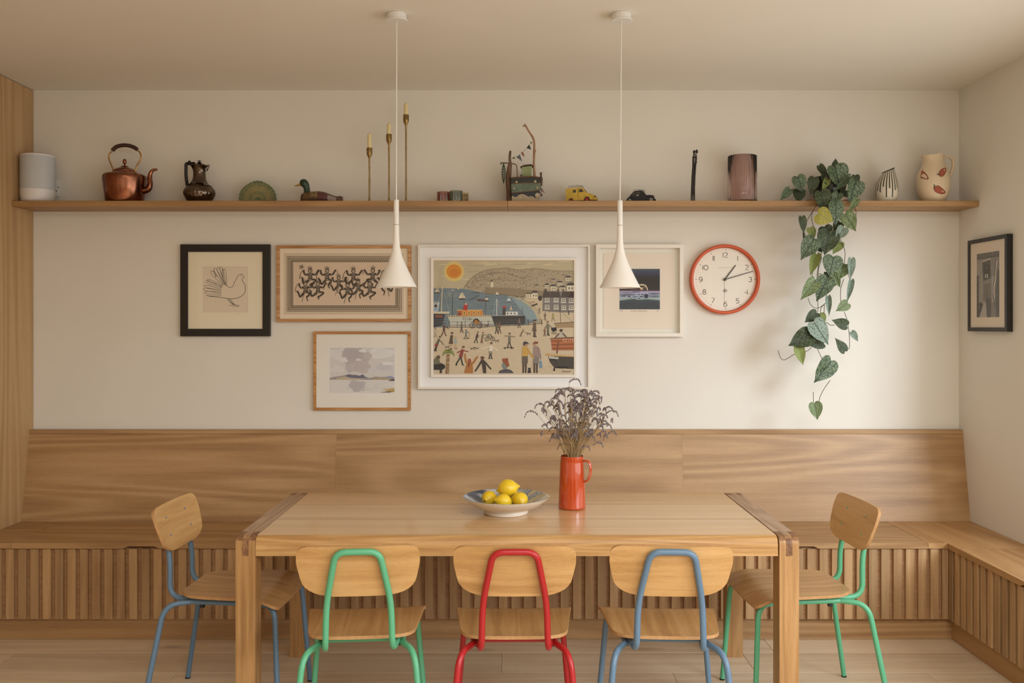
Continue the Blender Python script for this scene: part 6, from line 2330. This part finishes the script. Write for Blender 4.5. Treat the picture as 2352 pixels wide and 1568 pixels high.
# lavender
rnd = random.Random(21)
M_LSTEM = paint('dry_stem', (166, 138, 96), 0.8, var=0.15, vscale=40)
M_LFLW = paint('dry_lavender', (126, 114, 116), 0.9, var=0.35, vscale=90)
lv = thing('dried_lavender', 'bunch of dried grey-purple lavender standing in the orange-red jug', 'dried flowers', (JX, JY, TZ + 0.02))
specials = [(1205, 958, 1), (1228, 938, 1), (1262, 925, 1), (1284, 905, 1), (1296, 902, 1), (1275, 915, 0), (1335, 884, 2), (1343, 910, 2), (1378, 928, 2), (1372, 942, 2), (1410, 946, 2), (1420, 956, 2), (1416, 1000, 3), (1405, 985, 3), (1385, 1026, 3), (1355, 1034, 3),
            (1262, 1014, 4), (1260, 992, 4), (1280, 1032, 4), (1395, 1000, 3), (1345, 922, 2)]
tips = [(x, y) for x, y, _ in specials]
while len(tips) < 165:
    x = rnd.gauss(1322, 38)
    y = rnd.uniform(905, 1012)
    if ((x - 1322) / 88) ** 2 + ((y - 985) / 86) ** 2 < 1:
        tips.append((x, y))
sJ = F / JY
for i, (tx_, ty_) in enumerate(tips):
    sp = i < len(specials)
    dD = rnd.uniform(-0.055, 0.055) * (0.5 if sp else 1)
    tip = P(tx_, ty_, JY + dD)
    u = (tx_ - 1316) / 100
    a = rnd.random() * 2 * PI
    rr = 0.040 * math.sqrt(rnd.random())
    mouth = Vector((JX + 0.034 * max(-1, min(1, u * 1.1)) + rr * .25 * math.cos(a), JY + dD * .5, zt + 0.002))
    base = Vector((JX - 0.02 * u, JY, TZ + 0.03))
    droop = Vector((1 if u > 0 else -1, 0, 0))
    if sp and specials[i][2] in (1, 4):
        droop = Vector((-1, 0, 0))
    if sp and specials[i][2] in (2, 3):
        droop = Vector((1, 0, 0))
    if not sp:
        droop = Vector((math.cos(a), math.sin(a) * .6, 0)) * .8
    hl = rnd.uniform(0.034, 0.056) * (1.15 if sp else 1)
    # apex above and before the tip
    A_ = tip - droop * hl * .85 + Vector((0, 0, hl * .20))
    B_ = tip - droop * hl * .55 + Vector((0, 0, hl * .42))
    C_ = tip - droop * hl * .16 + Vector((0, 0, hl * .34))
    pre = mouth.lerp(A_, 0.6) + Vector((0, 0, 0.010))
    s0 = MB().tube(smoothpath([base, mouth, pre, A_, B_], 4), 0.00085, 5).build('sprig', M_LSTEM, lv, 0)
    fl_ = MB()
    q = smoothpath([A_, B_, C_, tip], 4)
    for k, p in enumerate(q):
        f_ = 1 - abs(k / (len(q) - 1) - .4) * .8
        for j in range(3):
            aa = rnd.random() * 2 * PI
            off = Vector((math.cos(aa), math.sin(aa) * .8, math.sin(aa + 1))) * 0.0026 * f_
            fl_.ball(p + off, 0.0025 * f_ + .0005, None, None, 5, 4)
    fl_.tube(q, 0.0008, 4)
    fl_.build('flower_head', M_LFLW, s0, 0)

# bowl
M_BOWLO = paint('stoneware_white', (232, 222, 208), 0.3, coat=0.4)
BX, BY = XY(1162.5, 3.70), 3.70
bw = thing('fruit_bowl', 'wide shallow white pottery bowl with blue and cream painted inside', 'bowl', (BX, BY, TZ))
sB = F / BY
rz_ = EYE - (1139 - HY) / sB
hz = rz_ - TZ
t_ = NT('painted_glaze')
c0_ = t_.coord((1, 1, 1))
w_ = t_.noise(t_.coord((5, 14, 5)), 1.0, 3, 0.6, 1.2)
sx_ = t_.n('ShaderNodeSeparateXYZ')
tc_ = t_.n('ShaderNodeTexCoord')
t_.l(tc_.outputs['Object'], sx_.inputs[0])
v_ = t_.math('ADD', t_.math('MULTIPLY', sx_.outputs[0], 2.2), t_.math('MULTIPLY', t_.math('SUBTRACT', w_, 0.5), 1.5))
t_.l(t_.ramp(t_.math('ADD', v_, 0.5), [(0.0, lin((58, 70, 92))), (0.22, lin((70, 84, 108))), (0.34, lin((150, 162, 176))), (0.5, lin((206, 202, 190))), (0.66, lin((112, 126, 140))), (0.74, lin((196, 180, 144))), (1.0, lin((186, 174, 146)))]), t_.b.inputs['Base Color'])
t_.setp(Roughness=0.15)
t_.b.inputs['Coat Weight'].default_value = 0.6
R_ = 0.1765
MB().lathe([(0, TZ + 0.006), (0.076, TZ + 0.005), (0.081, TZ + 0.0008), (0.088, TZ + 0.0006), (0.0905, TZ + 0.004), (0.0885, TZ + 0.016), (0.105, TZ + 0.022), (0.135, TZ + 0.034), (0.160, rz_ - 0.016), (R_ - .002, rz_ - 0.003), (R_, rz_)], BX, BY, 72).build('outside', M_BOWLO, bw, 60)
MB().lathe([(R_, rz_), (R_ - .003, rz_ + 0.0006), (R_ - 0.008, rz_ - 0.004), (0.150, rz_ - 0.013), (0.115, TZ + 0.034), (0.08, TZ + 0.024), (0.04, TZ + 0.020), (0, TZ + 0.019)], BX, BY, 72).build('painted_inside', t_.mat, bw, 60)
t_ = NT('lemon_skin')
n_ = t_.noise(t_.coord((1, 1, 1), rand=True), 130, 2, 0.5)
n2_ = t_.noise(t_.coord((1, 1, 1), rand=True), 22, 2, 0.5)
t_.l(t_.ramp(n2_, [(0.3, lin((222, 182, 26))), (0.7, lin((240, 204, 48)))]), t_.b.inputs['Base Color'])
t_.setp(Roughness=0.32)
t_.bump(n_, 0.35, 0.0015)
M_LEM = t_.mat
LP = [(0, 1.32), (0.06, 1.28), (0.16, 1.16), (0.24, 1.06), (0.42, 0.93), (0.66, 0.72), (0.86, 0.42), (0.97, 0.12), (0.99, -0.12), (0.90, -0.44), (0.70, -0.76), (0.46, -0.96), (0.26, -1.08), (0.15, -1.16), (0.10, -1.22), (0, -1.22)]


def lemon(label, px, py, D, r, ax):
    c = P(px, py, D)
    o_ = thing('lemon', label, 'lemon', c, 0, 'lemons in the bowl')
    q = Vector(ax).normalized().to_track_quat('Z', 'Y').to_matrix().to_4x4()
    MB().lathe([(a * r, b * r) for a, b in LP], 0, 0, 28, tilt=q).build('fruit', M_LEM, o_, 80, local=True)
    tp = q @ Vector((0, 0, -1.22 * r))
    MB().ball(tp, 0.0042, 0.0042, 0.0025, 8, 6, rot=q.to_3x3()).build('stalk_end', paint('lemon_stalk', (120, 104, 50), 0.7), o_, local=True)


lemon('large lemon balanced on top of the others in the bowl', 1167, 1121, 3.715, 0.0385, (1, 0.1, 0.18))
lemon('lemon at the left of the bowl', 1124, 1144, 3.712, 0.0318, (0.5, 1, 0.1))
lemon('lemon with its nub pointing left at the front of the bowl', 1155.5, 1151, 3.645, 0.0315, (-0.95, -0.35, 0.25))
lemon('lemon at the right of the bowl with its end toward the camera', 1195, 1147, 3.665, 0.0315, (-0.25, 1, 0.35))
lemon('lemon mostly hidden at the back of the bowl', 1178, 1141, 3.765, 0.030, (1, 0.4, 0))
# crumbs on the table
for i, (x, y) in enumerate(((1247, 1160), (1242, 1166), (1264, 1158), (1389, 1167), (1064, 1177))):
    D = 0.7665 * F / (y - HY)
    p = P(x, y, D)
    c = MB().ball((p.x, p.y, TZ + 0.0012), 0.0016, 0.0022, 0.0010, 6, 4).build('petal_crumb', M_LFLW, None, 0)
    tag(c, ('tiny dark crumb just left of the jug on the table', 'tiny dark crumb left of the jug, the nearer of the close pair', 'tiny dark crumb close against the left side of the jug', 'tiny dark crumb alone to the right of the jug', 'tiny dark crumb alone to the left of the bowl')[i], 'crumb', 'lavender crumbs on the table')
